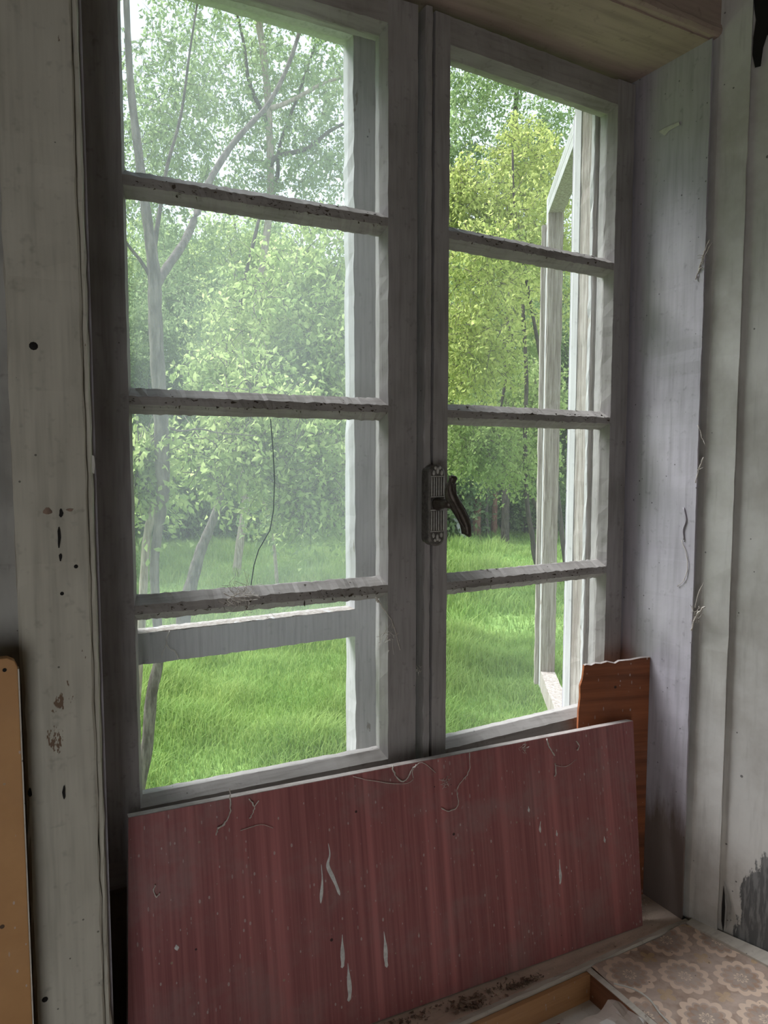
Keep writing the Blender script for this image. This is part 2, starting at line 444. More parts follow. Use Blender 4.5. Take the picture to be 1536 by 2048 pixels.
def smoothpts(pts, n=4):
    """Catmull-Rom through the points"""
    P = [np.array(p, float) for p in pts]; P = [2 * P[0] - P[1]] + P + [2 * P[-1] - P[-2]]
    out = []
    for i in range(1, len(P) - 2):
        for k in range(n):
            t = k / n
            out.append(0.5 * ((2 * P[i]) + (-P[i - 1] + P[i + 1]) * t + (2 * P[i - 1] - 5 * P[i] + 4 * P[i + 1] - P[i + 2]) * t * t + (-P[i - 1] + 3 * P[i] - 3 * P[i + 1] + P[i + 2]) * t ** 3))
    out.append(P[-2]); return out
def ellipsoid(c, r, nu=10, nv=6):
    V = []; F = []
    for j in range(nv + 1):
        ph = math.pi * j / nv
        for i in range(nu):
            th = 2 * math.pi * i / nu
            V.append((c[0] + r[0] * math.sin(ph) * math.cos(th), c[1] + r[1] * math.sin(ph) * math.sin(th), c[2] + r[2] * math.cos(ph)))
    for j in range(nv):
        for i in range(nu):
            k = (i + 1) % nu
            F.append((j * nu + i, (j + 1) * nu + i, (j + 1) * nu + k, j * nu + k))
    return V, F

# ================================================================== THE SETTING
GZ = -2.475          # meadow level below the window
FLOORZ = -OZ
WIN0, WIN1 = -0.492, 0.588      # niche in the wall
ZTOP, ZSILL = 0.672, -1.01
# wall with the window, pieces around the niche; the niche narrows behind for the outer window
tag(obj('wall_window', join(
    box(-2.6, -0.588, -0.15, 0.20, GZ, 1.2),
    box(-0.588, WIN0, -0.152, 0.20, GZ, 1.2),
    box(0.604, 2.2, -0.12, 0.20, GZ, 1.2),
    box(WIN1, 0.604, -0.115, 0.20, GZ, 1.2),
    box(WIN0, WIN1, -0.15, 0.075, ZTOP + 0.014, 1.2), box(WIN0, WIN1, 0.075, 0.20, 0.76, 1.2),
    box(WIN0, WIN1, -0.15, 0.045, GZ, ZSILL - 0.035),
    box(WIN0, WIN1, 0.045, 0.20, GZ, -0.83)), 'plaster'),
    'rough grey plaster wall that holds the old window', 'wall', kind='structure')
tag(obj('floor', box(-2.4, 1.0, -2.25, -0.15, FLOORZ - 0.1, FLOORZ), 'floor'), 'brown wooden boards of the room floor', 'floor', kind='structure')
tag(obj('ceiling', box(-2.5, 1.1, -2.35, -0.15, 0.95, 1.05), 'ceil'), 'dingy ceiling of the room', 'ceiling', kind='structure')
tag(obj('wall_left', box(-2.5, -2.38, -2.35, -0.15, FLOORZ, 0.95), 'room'), 'faded wall at the left end of the room', 'wall', kind='structure')
tag(obj('wall_back', join(box(-2.5, -1.88, -2.35, -2.22, FLOORZ, 0.95), box(-1.02, 1.1, -2.35, -2.22, FLOORZ, 0.95), box(-1.88, -1.02, -2.35, -2.22, -0.2, 0.95)), 'room'),
    'faded wall behind the camera with an open doorway', 'wall', kind='structure')
S0, S1, S2, S3, S4 = (0.598, -0.168), (0.614, -0.216), (0.640, -0.300), (0.70, -0.55), (0.80, -2.3)
tag(obj('wall_right', zprism([(S1[0] + 0.004, S1[1]), S2, S3, S4, (1.0, -2.3), (1.0, -0.14), (0.62, -0.14)], FLOORZ, 0.95, 60), 'sidewall'),
    'grey side wall with peeling paint at the right of the window', 'wall', kind='structure')
tag(obj('trim_1', zprism([(S0[0], S0[1] + 0.03), (S0[0], S0[1] + 0.004), (S0[0] + 0.002, S0[1] - 0.002), (S1[0] - 0.003, S1[1] - 0.002), (S1[0] + 0.002, S1[1]), (0.63, -0.14)], ZSILL, 0.95, 60, 0.0004), 'sidewall'),
    'pale upright board on the side wall right of the niche', 'trim', kind='structure')

# casing on the left, with its bead
c = thing('trim_2', (-0.54, -0.16, -1.05), 'wide grey painted casing board standing left of the window', 'trim', kind='structure')
obj('casing_board', zprism([(-0.580, -0.150), (-0.580, -0.163), (-0.577, -0.166), (-0.5035, -0.166), (-0.501, -0.163), (-0.501, -0.150)], -1.06, 0.95, 80, 0.0006), 'casing', c)
obj('bead', zprism([(-0.501, -0.148), (-0.501, -0.158), (-0.4985, -0.1615), (-0.4955, -0.1615), (-0.4935, -0.158), (-0.4935, -0.148)], -1.06, 0.70, 90, 0.0005), 'casing', c)
# casing over the window
c = thing('trim_3', (0.05, -0.16, 0.68), 'olive grey casing board above the window niche', 'trim', kind='structure')
obj('casing_board', box(-0.50, 0.60, -0.164, -0.150, 0.690, 0.95), 'head', c)
obj('bead', sweep([(-0.148, 0.675), (-0.160, 0.675), (-0.166, 0.679), (-0.168, 0.686), (-0.166, 0.694), (-0.160, 0.697), (-0.148, 0.697)], (0, 0, 0), (0, 1, 0), (0, 0, 1), (1, 0, 0), -0.50, 0.598, 40, 0.0006), 'head', c)
# niche lining
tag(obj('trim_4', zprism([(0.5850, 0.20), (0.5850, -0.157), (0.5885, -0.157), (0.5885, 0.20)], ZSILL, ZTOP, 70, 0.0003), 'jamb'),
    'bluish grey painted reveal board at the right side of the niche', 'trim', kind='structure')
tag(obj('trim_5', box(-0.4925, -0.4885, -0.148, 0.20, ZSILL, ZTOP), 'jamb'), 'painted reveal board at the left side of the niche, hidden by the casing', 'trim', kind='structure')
tag(obj('trim_6', box(-0.4925, 0.5885, -0.150, 0.075, ZTOP, ZTOP + 0.013), 'head'), 'shaded wooden soffit board above the casements', 'trim', kind='structure')
c = thing('trim_7', (0.05, -0.05, ZSILL - 0.02), 'dusty wooden sill board under the red board', 'trim', kind='structure')
obj('sill_board', box(-0.4885, 0.585, -0.162, 0.045, ZSILL - 0.03, ZSILL), 'dust', c)
obj('edging_strip', sweep([(-0.162, -1.035), (-0.173, -1.035), (-0.173, -1.009), (-0.170, -1.0065), (-0.162, -1.0065)], (0, 0, 0), (0, 1, 0), (0, 0, 1), (1, 0, 0), -0.4885, 0.590, 50, 0.0005), 'edging', c)
# apron panel between sill and casements, frame rails
c = thing('trim_8', (0.05, 0.04, ZSILL), 'dark brown wooden apron panel below the casements', 'trim', kind='structure')
obj('apron_panel', box(-0.4885, 0.585, 0.030, 0.046, ZSILL, -0.735), 'lower', c)
obj('frame_rail', box(-0.4885, 0.585, 0.022, 0.075, -0.735, -0.690), 'paint_h', c)
# fixed outer frame
c = thing('trim_9', (0.05, 0.13, -0.83), 'weathered fixed frame of the outer window', 'trim', kind='structure')
obj('jamb', zprism([(-0.4885, 0.075), (-0.455, 0.075), (-0.455, 0.165), (-0.4885, 0.165)], -0.83, 0.76, 20, 0.0004), 'outer', c)
obj('jamb', zprism([(0.585, 0.062), (0.560, 0.062), (0.560, 0.096), (0.548, 0.096), (0.548, 0.150), (0.585, 0.150)], -0.83, 0.76, 60, 0.0006), 'bare', c)
obj('paint_strip', box(0.5465, 0.549, 0.134, 0.1515, -0.80, 0.705), 'outer', c)
obj('paint_strip', zprism([(0.5465, 0.0945), (0.5465, 0.1025), (0.549, 0.1025), (0.549, 0.0945)], -0.80, 0.705, 60, 0.0007), 'outer', c)
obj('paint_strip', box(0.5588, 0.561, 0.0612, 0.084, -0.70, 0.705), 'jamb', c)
obj('head_rail', box(-0.455, 0.56, 0.075, 0.165, 0.705, 0.76), 'outer', c)
obj('outer_sill', sweep([(0.075, -0.83), (0.075, -0.735), (0.26, -0.80), (0.26, -0.83)], (0, 0, 0), (0, 1, 0), (0, 0, 1), (1, 0, 0), -0.4885, 0.585, 20, 0.0005), 'outer', c)
obj('mullion', box(0.060, 0.110, 0.085, 0.16, -0.78, 0.705), 'outer', c)

# ------------------------------------------------------------------ casements
CH_S, CH_N, TH = 0.0065, 0.020, 0.042     # chamfer in the face, chamfer depth, leaf thickness
CH_R = 0.0125                             # the same on rails and muntins
GL = 0.0260                               # depth of the pane
def frame_of(O, yaw):
    A = np.array([math.cos(yaw), math.sin(yaw), 0]); B = np.array([-math.sin(yaw), math.cos(yaw), 0])
    return np.array([O[0], O[1], 0.0]), A, B
def casement(name, label, O, yaw, s0, a, b, s1, ztop, T, bars, zb, Bz, mat=('paint', 'paint_h'), gmat='glass', tilt=0.0):
    """s runs along the leaf, n outward; bars = [(z_top, z_bottom)] of the muntin faces"""
    O, A, B = frame_of(O, yaw); Zv = np.array([0, 0, 1.0])
    Ax = A + np.array([0, 0, tilt])        # rails may hang a little
    base = O + A * (s0 + s1) / 2
    root = thing(name, (base[0], base[1], zb), label, 'window', kind='structure')
    jit = 0.0003
    def stile(sf, sa, sgn):
        prof = [(sf, 0), (sa, 0), (sa + sgn * CH_S, CH_N), (sa + sgn * CH_S, CH_N + 0.003), (sa + sgn * (CH_S - 0.003), CH_N + 0.003), (sa + sgn * (CH_S - 0.003), TH), (sf, TH)]
        return obj('stile', sweep(prof, O, A, B, Zv, zb, ztop, 70, jit), mat[0], root)
    def rail(zf, za, sgn):
        prof = [(zf, 0.0004), (za, 0.0004), (za + sgn * CH_R, CH_N), (za + sgn * CH_R, CH_N + 0.003), (za + sgn * (CH_R - 0.003), CH_N + 0.003), (za + sgn * (CH_R - 0.003), TH), (zf, TH)]
        return obj('rail', sweep(prof, O, Zv, B, Ax, a - 0.0005, b + 0.0005, 40, jit), mat[1], root)
    stile(s0, a, 1); stile(s1, b, -1)
    rail(ztop, T, -1); rail(zb, Bz, 1)
    edges = [T]
    for zt, zl in bars:
        prof = [(zl, 0.001), (zt, 0.001), (zt + CH_R, CH_N), (zt + CH_R, CH_N + 0.003), (zt + CH_R - 0.003, CH_N + 0.003), (zt + 0.003, TH - 0.008),
                (zl - 0.003, TH - 0.008), (zl - CH_R + 0.003, CH_N + 0.003), (zl - CH_R, CH_N + 0.003), (zl - CH_R, CH_N)]
        obj('muntin', sweep(prof, O, Zv, B, Ax, a - 0.0005, b + 0.0005, 60, 0.0006), mat[1], root)
        edges += [zt, zl]
    edges.append(Bz)
    for i in range(0, len(edges), 2):
        z1, z0 = edges[i], edges[i + 1]
        prof = [(a + 0.003, GL), (b - 0.003, GL), (b - 0.003, GL + 0.003), (a + 0.003, GL + 0.003)]
        V, F = sweep(prof, O, A, B, Zv, z0 + 0.003 if i + 2 < len(edges) else z0, z1 - 0.003)
        V = [v + np.array([0, 0, tilt]) * ((v - O) @ A) for v in V]
        obj('pane', (V, F), gmat, root)
    return root, O, A, B

yawL = math.atan2(0.0 - 0.0163, 0.42); cL = 1 / math.cos(yawL)
win1, OL, AL, BL = casement('window_1', 'left inner casement with four panes and peeling grey muntins',
    (0.0, 0.0), yawL, -0.4845 * cL, -0.42 * cL, 0.0, 0.0555, 0.662, 0.6204,
    [(0.3125, 0.2988), (0.0025, -0.0099), (-0.3061, -0.3199)], -0.690, -0.6175, tilt=-0.0121 * 0.5)
yawR = math.atan2(0.0128 + 0.0046, 0.411)
win2, OR, AR, BR = casement('window_2', 'right inner casement that carries the ornate cast handle',
    (0.1181, -0.0046), yawR, -0.031, 0.0, 0.4112, 0.4600, 0.660, 0.6146,
    [(0.3073, 0.2936), (-0.0027, -0.0151), (-0.3113, -0.3251)], -0.690, -0.6220, tilt=-0.0036 / 0.411)
obj('astragal', zprism([(0.0655, 0.034), (0.0655, -0.010), (0.0665, -0.0125), (0.0770, -0.0125), (0.0785, -0.010), (0.0785, 0.022), (0.0875, 0.022), (0.0875, 0.034)], -0.690, 0.660, 80, 0.0006), 'paint', win2)

def grime(root, O, A, B, a, b, bars, n):
    V = []; F = []
    for zt, zl in bars:
        for i in range(n):
            s = RNG.uniform(a, b); sz = RNG.uniform(0.0006, 0.0024) * RNG.random() ** 0.6
            f = RNG.random()
            if f < 0.65: c = O + A * s + np.array([0, 0, zl + (zt - zl) * RNG.random()]); q = RNG.normal(0, sz, (4, 3)) * np.array([1.6, 0.5, 0.8])
            elif f < 0.85: t = RNG.random(); c = O + A * s + B * (CH_N * t) + np.array([0, 0, zt + CH_R * t]); q = RNG.normal(0, sz, (4, 3)) * np.array([1.6, 1, 0.5])
            else: c = O + A * s + np.array([0, 0, zl - 0.001]) + B * 0.002; q = RNG.normal(0, sz, (4, 3)) * np.array([0.7, 0.5, 1.8])
            k = len(V); V += [c + d for d in q]; F += [(k, k + 1, k + 2), (k, k + 2, k + 3), (k, k + 3, k + 1), (k + 1, k + 3, k + 2)]
    o = obj('grime', (V, F), 'grime', root); o['kind'] = 'stuff'
grime(win1, OL, AL, BL, -0.418, -0.002, [(0.3125, 0.2988), (0.0025, -0.0099), (-0.3061, -0.3199)], 170)
grime(win2, OR, AR, BR, 0.002, 0.408, [(0.3073, 0.2936), (-0.0027, -0.0151), (-0.3113, -0.3251)], 130)

# ---- handle: fluted plate with lever, on the right casement
PX0, PX1, PZ0, PZ1, PY = 0.0625, 0.0955, -0.240, -0.098, -0.033
def rounded_plate(x0, x1, z0, z1, yb, yf, inset=0.003):
    cx = (x0 + x1) / 2; w = (x1 - x0) / 2; pts = []
    for k in range(13):
        an = math.pi * k / 12
        pts.append((cx + w * math.cos(an), z1 - w * 0.9 + w * 0.9 * math.sin(an)))
    for k in range(13):
        an = math.pi + math.pi * k / 12
        pts.append((cx + w * math.cos(an), z0 + w * 0.9 + w * 0.9 * math.sin(an)))
    cz = (z0 + z1) / 2; n = len(pts); V = []; F = []
    for y, s in ((yb, 0), (yf + 0.003, 0), (yf, inset)):
        for x, z in pts: V.append((x - math.copysign(s, x - cx) if abs(x - cx) > s else x, y, z - math.copysign(s, z - cz)))
    for j in range(2):
        for i in range(n):
            k = (i + 1) % n; F.append((j * n + i, j * n + k, (j + 1) * n + k, (j + 1) * n + i))
    F.append(tuple(range(2 * n, 3 * n))); F.append(tuple(range(n))[::-1])
    return V, F
hp = obj('handle_plate', rounded_plate(PX0, PX1, PZ0, PZ1, -0.008, PY), 'plate', win2)
hp['label'] = 'fluted cast metal plate of the window handle'
for zz0, zz1 in ((-0.152, -0.120), (-0.212, -0.178)):
    for k in range(6):
        x = PX0 + 0.0045 + k * 0.0048
        obj('rib', tube([(x, PY - 0.0006, zz0), (x, PY - 0.0010, zz0 + 0.002), (x, PY - 0.0010, zz1 - 0.002), (x, PY - 0.0006, zz1)], 0.0011, 6), 'rib', hp, True)
    for zz in (zz0 - 0.0015, zz1 + 0.0015):
        obj('rib', tube([(PX0 + 0.003, PY - 0.0005, zz), (PX1 - 0.003, PY - 0.0005, zz)], 0.0010, 6), 'rib', hp, True)
for zc, sg in ((-0.1165, 1), (-0.2165, -1)):       # leaf ornaments at both ends
    for k, (dx, dz, rz) in enumerate(((0, 0.008, 0.006), (-0.008, 0.004, 0.0045), (0.008, 0.004, 0.0045), (-0.0045, 0.0125, 0.003), (0.0045, 0.0125, 0.003))):
        obj('leaf_ornament', ellipsoid(((PX0 + PX1) / 2 + dx, PY - 0.0005, zc + sg * dz), (0.0027, 0.0022, rz), 8, 6), 'rib', hp, True)
obj('collar', tube([(0.079, PY + 0.002, -0.166), (0.0795, PY - 0.003, -0.166), (0.081, PY - 0.006, -0.1655), (0.085, PY - 0.020, -0.1645), (0.0885, PY - 0.032, -0.164)], [0.0115, 0.0115, 0.0085, 0.0080, 0.0095], 14), 'metal', hp, True)
lp = smoothpts([(0.0870, -0.071, -0.1165), (0.0862, -0.069, -0.1235), (0.0835, -0.067, -0.136), (0.0850, -0.066, -0.150), (0.0935, -0.066, -0.1655), (0.1040, -0.068, -0.183), (0.1120, -0.070, -0.200), (0.1140, -0.071, -0.2155), (0.1130, -0.071, -0.2185)], 4)
lr = np.interp(np.linspace(0, 1, len(lp)), [0, .05, .15, .28, .45, .6, .8, .93, 1], [.0045, .0082, .0072, .0098, .0122, .0112, .0098, .0088, .0045])
lev = obj('lever', tube(lp, lr, 14, squash=0.8), 'metal', hp, True)
for k, (da, ph) in enumerate(((0.55, 0.2), (1.0, 2.4), (0.8, 4.2))):      # cast grooves winding along the lever
    gp = []
    for i in range(6, len(lp) - 5):
        t = lp[i + 1] - lp[i - 1]; t = t / np.linalg.norm(t); a_ = np.cross(t, (0, 1, 0)); a_ /= np.linalg.norm(a_)
        an = -math.pi / 2 + (k - 1) * 0.8 + 0.25 * math.sin(i * 0.5 + ph)
        gp.append(lp[i] + lr[i] * 0.93 * (math.cos(an) * a_ + math.sin(an) * np.array([0, 0.85, 0])))
    obj('raised_vein', tube(gp, 0.0014, 6), 'metal', hp, True)
lev['label'] = 'dark curved lever of the window handle'

# ------------------------------------------------------------------ outer casements
YO = 0.100
def outer_leaf(name, label, O, yaw, L, z0, z1, bar, panes, th=0.040, sw=0.050, mats=('outer', 'bare'), astragal=False):
    """leaf from its hinge at O along direction yaw; its room face looks along -B"""
    O, A, B = frame_of(O, yaw); Zv = np.array([0, 0, 1.0])
    root = thing(name, (O[0], O[1], z0), label, 'window', kind='structure')
    j = 0.0007
    for s0, s1, inner in ((0, sw, 1), (L - sw, L, -1)):
        prof = [(s0, 0), (s1, 0), (s1, th), (s0, th)]
        obj('stile', sweep(prof, O, A, B, Zv, z0, z1, 60, j), mats[0] if inner > 0 else mats[1], root)
    obj('rail', sweep([(z1 - 0.055, 0), (z1, 0), (z1, th), (z1 - 0.055, th)], O, Zv, B, A, sw, L - sw, 20, j), mats[1] if astragal else mats[0], root)
    obj('rail', sweep([(z0, 0), (z0 + 0.055, 0), (z0 + 0.055, th), (z0, th)], O, Zv, B, A, sw, L - sw, 20, j), mats[0], root)
    if bar:
        obj('muntin', sweep([(bar[0], 0), (bar[1], 0), (bar[1], th - 0.004), (bar[0], th - 0.004)], O, Zv, B, A, sw, L - sw, 40, 0.0006), mats[0], root)
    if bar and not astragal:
        obj('dimmed_top', sweep([(bar[1], 0.0), (bar[1] + 0.0012, 0.0), (bar[1] + 0.0012, th - 0.004), (bar[1], th - 0.004)], O, Zv, B, A, sw, L - sw, 40, 0.0005), 'bare', root)  # darker skin laid on the crossbar to tone down its sunlit top
    for (za, zb_, gm) in panes:
        obj('pane', sweep([(sw - 0.004, th * 0.55), (L - sw + 0.004, th * 0.55), (L - sw + 0.004, th * 0.55 + 0.003), (sw - 0.004, th * 0.55 + 0.003)], O, A, B, Zv, za, zb_), gm, root)
    if astragal:
        for s0, s1, za, zb_ in ((0, sw, z0, z1), (L - sw * .75, L, z0, z1), (sw, L - sw * .75, z1 - 0.055, z1)):
            obj('painted_face', sweep([(s0, 0.0001), (s1, 0.0001), (s1, 0.0012), (s0, 0.0012)], O, A, B, Zv, za, zb_, 40, 0.0003), 'outer', root)
        obj('astragal', sweep([(L - 0.010, 0.0012), (L + 0.012, 0.0012), (L + 0.012, 0.014), (L - 0.010, 0.014)], O, A, B, Zv, z0, z1 - 0.075, 40, j), mats[0], root)
    return root
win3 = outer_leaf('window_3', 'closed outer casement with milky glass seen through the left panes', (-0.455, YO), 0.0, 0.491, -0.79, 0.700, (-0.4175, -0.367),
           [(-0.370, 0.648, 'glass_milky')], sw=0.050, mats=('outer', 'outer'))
obj('crack', tube([at(541, 838, YO + .021), at(546, 900, YO + .021), at(549, 960, YO + .021), at(547, 1020, YO + .021), at(540, 1060, YO + .021), at(517, 1100, YO + .021), at(508, 1130, YO + .021), at(502, 1170, YO + .021)], 0.0011, 5), 'crack', win3)
ang = math.radians(34.5)     # opened outwards well past square
HX, HY = 0.556, 0.152
win4 = outer_leaf('window_4', 'weathered outer casement swung wide open outside the right panes', (HX, HY), math.pi / 2 - ang, 0.60, -0.80, 0.668, None, [], th=-0.042, sw=0.056, mats=('bare', 'bare'), astragal=True)

# ================================================================== THINGS INSIDE
# red board leaning in the niche
TL = np.array([-0.443, -0.020, -0.6065]); TR = np.array([0.522, -0.075, -0.6165]); BRc = np.array([0.500, -0.134, -1.0095]); BLc = TL + (BRc - TR)
BLc[2] = -1.0085
nrm = np.cross(TR - TL, BLc - TL); nrm /= np.linalg.norm(nrm)
if nrm[1] < 0: nrm = -nrm                        # pointing to the window
tb = nrm * 0.017
rb = thing('veneered_board', (0.03, -0.10, -1.009), 'long dark red veneered board leaning against the bottom of the window', 'board')
def slab(c4, t, k=0.0):
    V = [*c4, *[p + t for p in c4]]
    return V, [(0, 1, 2, 3), (7, 6, 5, 4), (0, 4, 5, 1), (1, 5, 6, 2), (2, 6, 7, 3), (3, 7, 4, 0)]
obj('panel', slab([TL, TR, BRc, BLc], tb), 'chip', rb)
ex = (TR - TL) / np.linalg.norm(TR - TL); ez = (TL - BLc) / np.linalg.norm(TL - BLc)
sk = -nrm * 0.0009
o = obj('veneer_face', slab([TL - ez * 0.0008, TR - ez * 0.0008, BRc + ez * .001, BLc + ez * .001], sk), 'mahogany', rb)
def onboard(x, y):
    """point of the board's face seen at that pixel"""
    d = _f + (x - 768) / FPX * _r + (1024 - y) / FPX * _u
    return CAM + d * (((TL - CAM) @ nrm) / (d @ nrm)) - nrm * 0.0014
for pts, w in (([(656, 1686), (659, 1708), (655, 1730), (664, 1752), (672, 1770), (679, 1790)], 3.6), ([(642, 1728), (644, 1760), (642, 1790), (641, 1806)], 2.6),
               ([(684, 1868), (684, 1895), (685, 1922), (684, 1935)], 4.0), ([(695, 1925), (697, 1955), (699, 1985), (697, 2002)], 4.2),
               ([(767, 1862), (770, 1890), (771, 1918), (773, 1934)], 4.0), ([(1118, 1718), (1119, 1740), (1120, 1756), (1119, 1768)], 3.6),
               ([(1080, 1642), (1079, 1655), (1080, 1665)], 2.2), ([(1056, 1612), (1057, 1624)], 2.4), ([(1207, 1672), (1209, 1685)], 2.6), ([(1112, 1660), (1113, 1672)], 2.0), ([(352, 1888), (354, 1900)], 3.5)):
    P = smoothpts([onboard(x, y) for x, y in pts], 5); n = len(P); V = []; F = []
    for i, p in enumerate(P):
        u = i / (n - 1); ww = w / 1478 * 1.35 * min(1.0, 0.12 + 1.3 * u ** 0.8) * (1 + 0.25 * math.sin(9 * u + w)) * (1.0 if u < 0.85 else math.sqrt(max(0.02, 1 - ((u - 0.85) / 0.15) ** 2)))
        V += [p - ex * ww, p - nrm * 0.0012, p + ex * ww]
    for i in range(n - 1):
        F += [(3 * i, 3 * i + 3, 3 * i + 4, 3 * i + 1), (3 * i + 1, 3 * i + 4, 3 * i + 5, 3 * i + 2)]
    obj('dropping', (V, F), 'drip', rb, True)

# small brown offcut behind it
ob = thing('board_offcut', (0.51, -0.035, ZSILL), 'small brown striped board standing in the right corner of the niche', 'board')
q0, q1 = np.array([0.4455, -0.0155, 0]), np.array([0.5835, -0.060, 0])
prof = []
jag = [(0.0, -0.5080), (0.03, -0.5065), (0.10, -0.5085), (0.16, -0.5050), (0.25, -0.5060), (0.34, -0.5030), (0.46, -0.5075), (0.52, -0.5030), (0.70, -0.5020), (0.85, -0.4990), (1.0, -0.4985)]
lefte = [(-0.075, ZSILL), (-0.075, -0.66), (-0.07, -0.60), (-0.05, -0.575), (-0.055, -0.55), (-0.02, -0.535)]
outl = [(1.0, ZSILL)] + [(1.0, -0.4985)] + jag[::-1][1:] + lefte[::-1]
qa = (q1 - q0); qn = np.array([-qa[1], qa[0], 0]) / np.linalg.norm(qa)
V = [q0 + qa * s + np.array([0, 0, z]) for s, z in outl]; n = len(V)
V = V + [v + qn * 0.007 for v in V]
F = [tuple(range(n)), tuple(range(n, 2 * n))[::-1]] + [(i, i + n, (i + 1) % n + n, (i + 1) % n) for i in range(n)]
obj('panel', (V, F), 'offcut', ob)
V = []; F = []
for s, z in jag[::1]: V += [q0 + qa * s + np.array([0, 0, z + 0.0002]) - qn * 0.0006, q0 + qa * s + np.array([0, 0, z + 0.0018]) + qn * 0.004]
for i in range(len(jag) - 1): F.append((2 * i, 2 * i + 2, 2 * i + 3, 2 * i + 1))
obj('broken_edge', (V, F), 'chip', ob)

# tan fibreboard sheet at the far left
tbd = thing('fibreboard_sheet', (-0.80, -0.2, -1.065), 'tan fibreboard sheet with a rounded corner standing left of the casing', 'board')
xr, zt, yb = -0.5845, -0.303, -0.205
pts = [(-1.05, -1.065), (xr, -1.065), (xr, zt - 0.012), (xr - 0.003, zt - 0.004), (xr - 0.010, zt), (-1.05, zt + 0.006)]
V = [(x, yb, z) for x, z in pts] + [(x, yb + 0.012, z) for x, z in pts]; n = len(pts)
obj('sheet', (V, [tuple(range(n)), tuple(range(n, 2 * n))[::-1]] + [(i, i + n, (i + 1) % n + n, (i + 1) % n) for i in range(n)]), 'tan', tbd, bevel=0.001)
obj('edge_band', box(xr, xr + 0.0015, yb + 0.001, yb + 0.012, -1.065, zt - 0.014), 'edging', tbd)
obj('nail_hole', tube([(-0.5975, yb - 0.0006, -0.316), (-0.5975, yb + 0.002, -0.316)], 0.0022, 8), 'black', tbd)

# cabinet with an open tray and an oilcloth-covered top
cab = thing('cabinet', (-0.2, -0.45, FLOORZ), 'low wooden cabinet standing under the window', 'cabinet')
obj('carcass', box(-1.15, 0.598, -0.72, -0.174, FLOORZ, -1.066), 'brownwood', cab)
ct = thing('counter_slab', (0.45, -0.4, -1.066), 'brown flower-patterned oilcloth top beside the open tray', 'countertop')
polyc = [(0.327, -0.176), (0.560, -0.176), (0.578, -0.180), (0.606, -0.327), (0.645, -0.52), (0.66, -0.72), (0.327, -0.72)]
obj('top_slab', zprism(polyc[::1], -1.066, -1.0115), 'brownwood', ct)
V, F = [], []
nx, ny = 46, 70                     # oilcloth, slightly wavy
for j in range(ny + 1):
    y = -0.174 - 0.55 * j / ny
    x1_ = np.interp(-y, [0.174, 0.180, 0.327, 0.52, 0.72], [0.572, 0.579, 0.607, 0.646, 0.662])
    for i in range(nx + 1):
        x = 0.326 + (x1_ - 0.326) * i / nx
        w = 0.0010 * math.sin(31 * x + 17 * y) + 0.0008 * math.sin(53 * y - 22 * x) + RNG.normal(0, 0.00015)
        ed = max(0.0, 1 - abs(y + 0.174) / 0.03)
        w += ed * 0.004 * (0.5 + 0.5 * math.sin(60 * x)) * (0.3 + (x > 0.48))
        V.append((x, y, -1.0095 + w))
for j in range(ny):
    for i in range(nx):
        a = j * (nx + 1) + i; F.append((a, a + nx + 1, a + nx + 2, a + 1))
obj('oilcloth', (V, F), 'oilcloth', ct, True)
poly = [(0.580, -0.174), (0.6005, -0.170), S1, S2, (0.668, -0.415), (0.70, -0.55), (0.70, -0.72), (0.661, -0.72), (0.646, -0.52), (0.607, -0.327)]
tag(obj('trim_10', zprism([(x - 0.002, y) for x, y in poly], -1.066, -1.004), 'edging'), 'cream edging strip between oilcloth top and side wall', 'trim', kind='structure')
tr = thing('wooden_tray', (0.0, -0.4, -1.066), 'shallow open wooden tray with a whitish bottom on the cabinet', 'tray')
obj('side_panel', box(-0.30, 0.3245, -0.183, -0.1735, -1.066, -1.0125), 'orange', tr, bevel=0.001)
obj('side_panel', box(0.314, 0.3245, -0.70, -0.183, -1.066, -1.0110), 'brownwood', tr, bevel=0.001)
obj('rim', box(0.3135, 0.3250, -0.70, -0.1735, -1.0112, -1.0095), 'edging', tr)
obj('side_panel', box(-0.30, -0.29, -0.70, -0.183, -1.066, -1.0125), 'brownwood', tr, bevel=0.001)
obj('side_panel', box(-0.30, 0.3245, -0.71, -0.70, -1.066, -1.0125), 'orange', tr, bevel=0.001)
obj('bottom', box(-0.29, 0.314, -0.70, -0.183, -1.066, -1.061), 'white', tr)

# crumpled clear plastic bag in the tray corner
def bag():
    V = []; F = []; nu, nv = 22, 16; r = np.random.default_rng(5)
    hz = r.normal(0, 1, (8, 4))
    for j in range(nv + 1):
        for i in range(nu + 1):
            u = i / nu; v = j / nv
            x = 0.225 + 0.150 * u - 0.03 * v; y = -0.235 - 0.20 * v - 0.015 * math.sin(5 * u)
            hgt = 0.050 * math.sin(math.pi * min(1, 0.12 + u * 0.95)) ** 0.7 * (0.55 + 0.45 * math.sin(math.pi * min(1, 0.25 + v)))
            w = sum(0.0045 * abs(math.sin(a * 9 * u + b * 9 * v + c * 3)) * (1 if d > 0 else -1) for a, b, c, d in hz)
            z = -1.058 + max(0.0, hgt * 1.15 + w * (0.3 + u)) + max(0, (u - 0.5)) * 0.06
            V.append((x, y, z))
    for j in range(nv):
        for i in range(nu):
            a = j * (nu + 1) + i; F.append((a, a + nu + 1, a + nu + 2, a + 1))
    return V, F
pb = thing('plastic_bag', (0.28, -0.33, -1.06), 'crumpled clear plastic bag lying at the corner of the tray', 'bag')
obj('film', bag(), 'bag', pb)
obj('folded_rim', tube(smoothpts([(0.322, -0.232, -1.000), (0.342, -0.258, -1.000), (0.350, -0.285, -1.003), (0.343, -0.315, -1.006), (0.341, -0.345, -1.008)], 4), 0.0014, 6), 'flake', pb, True)
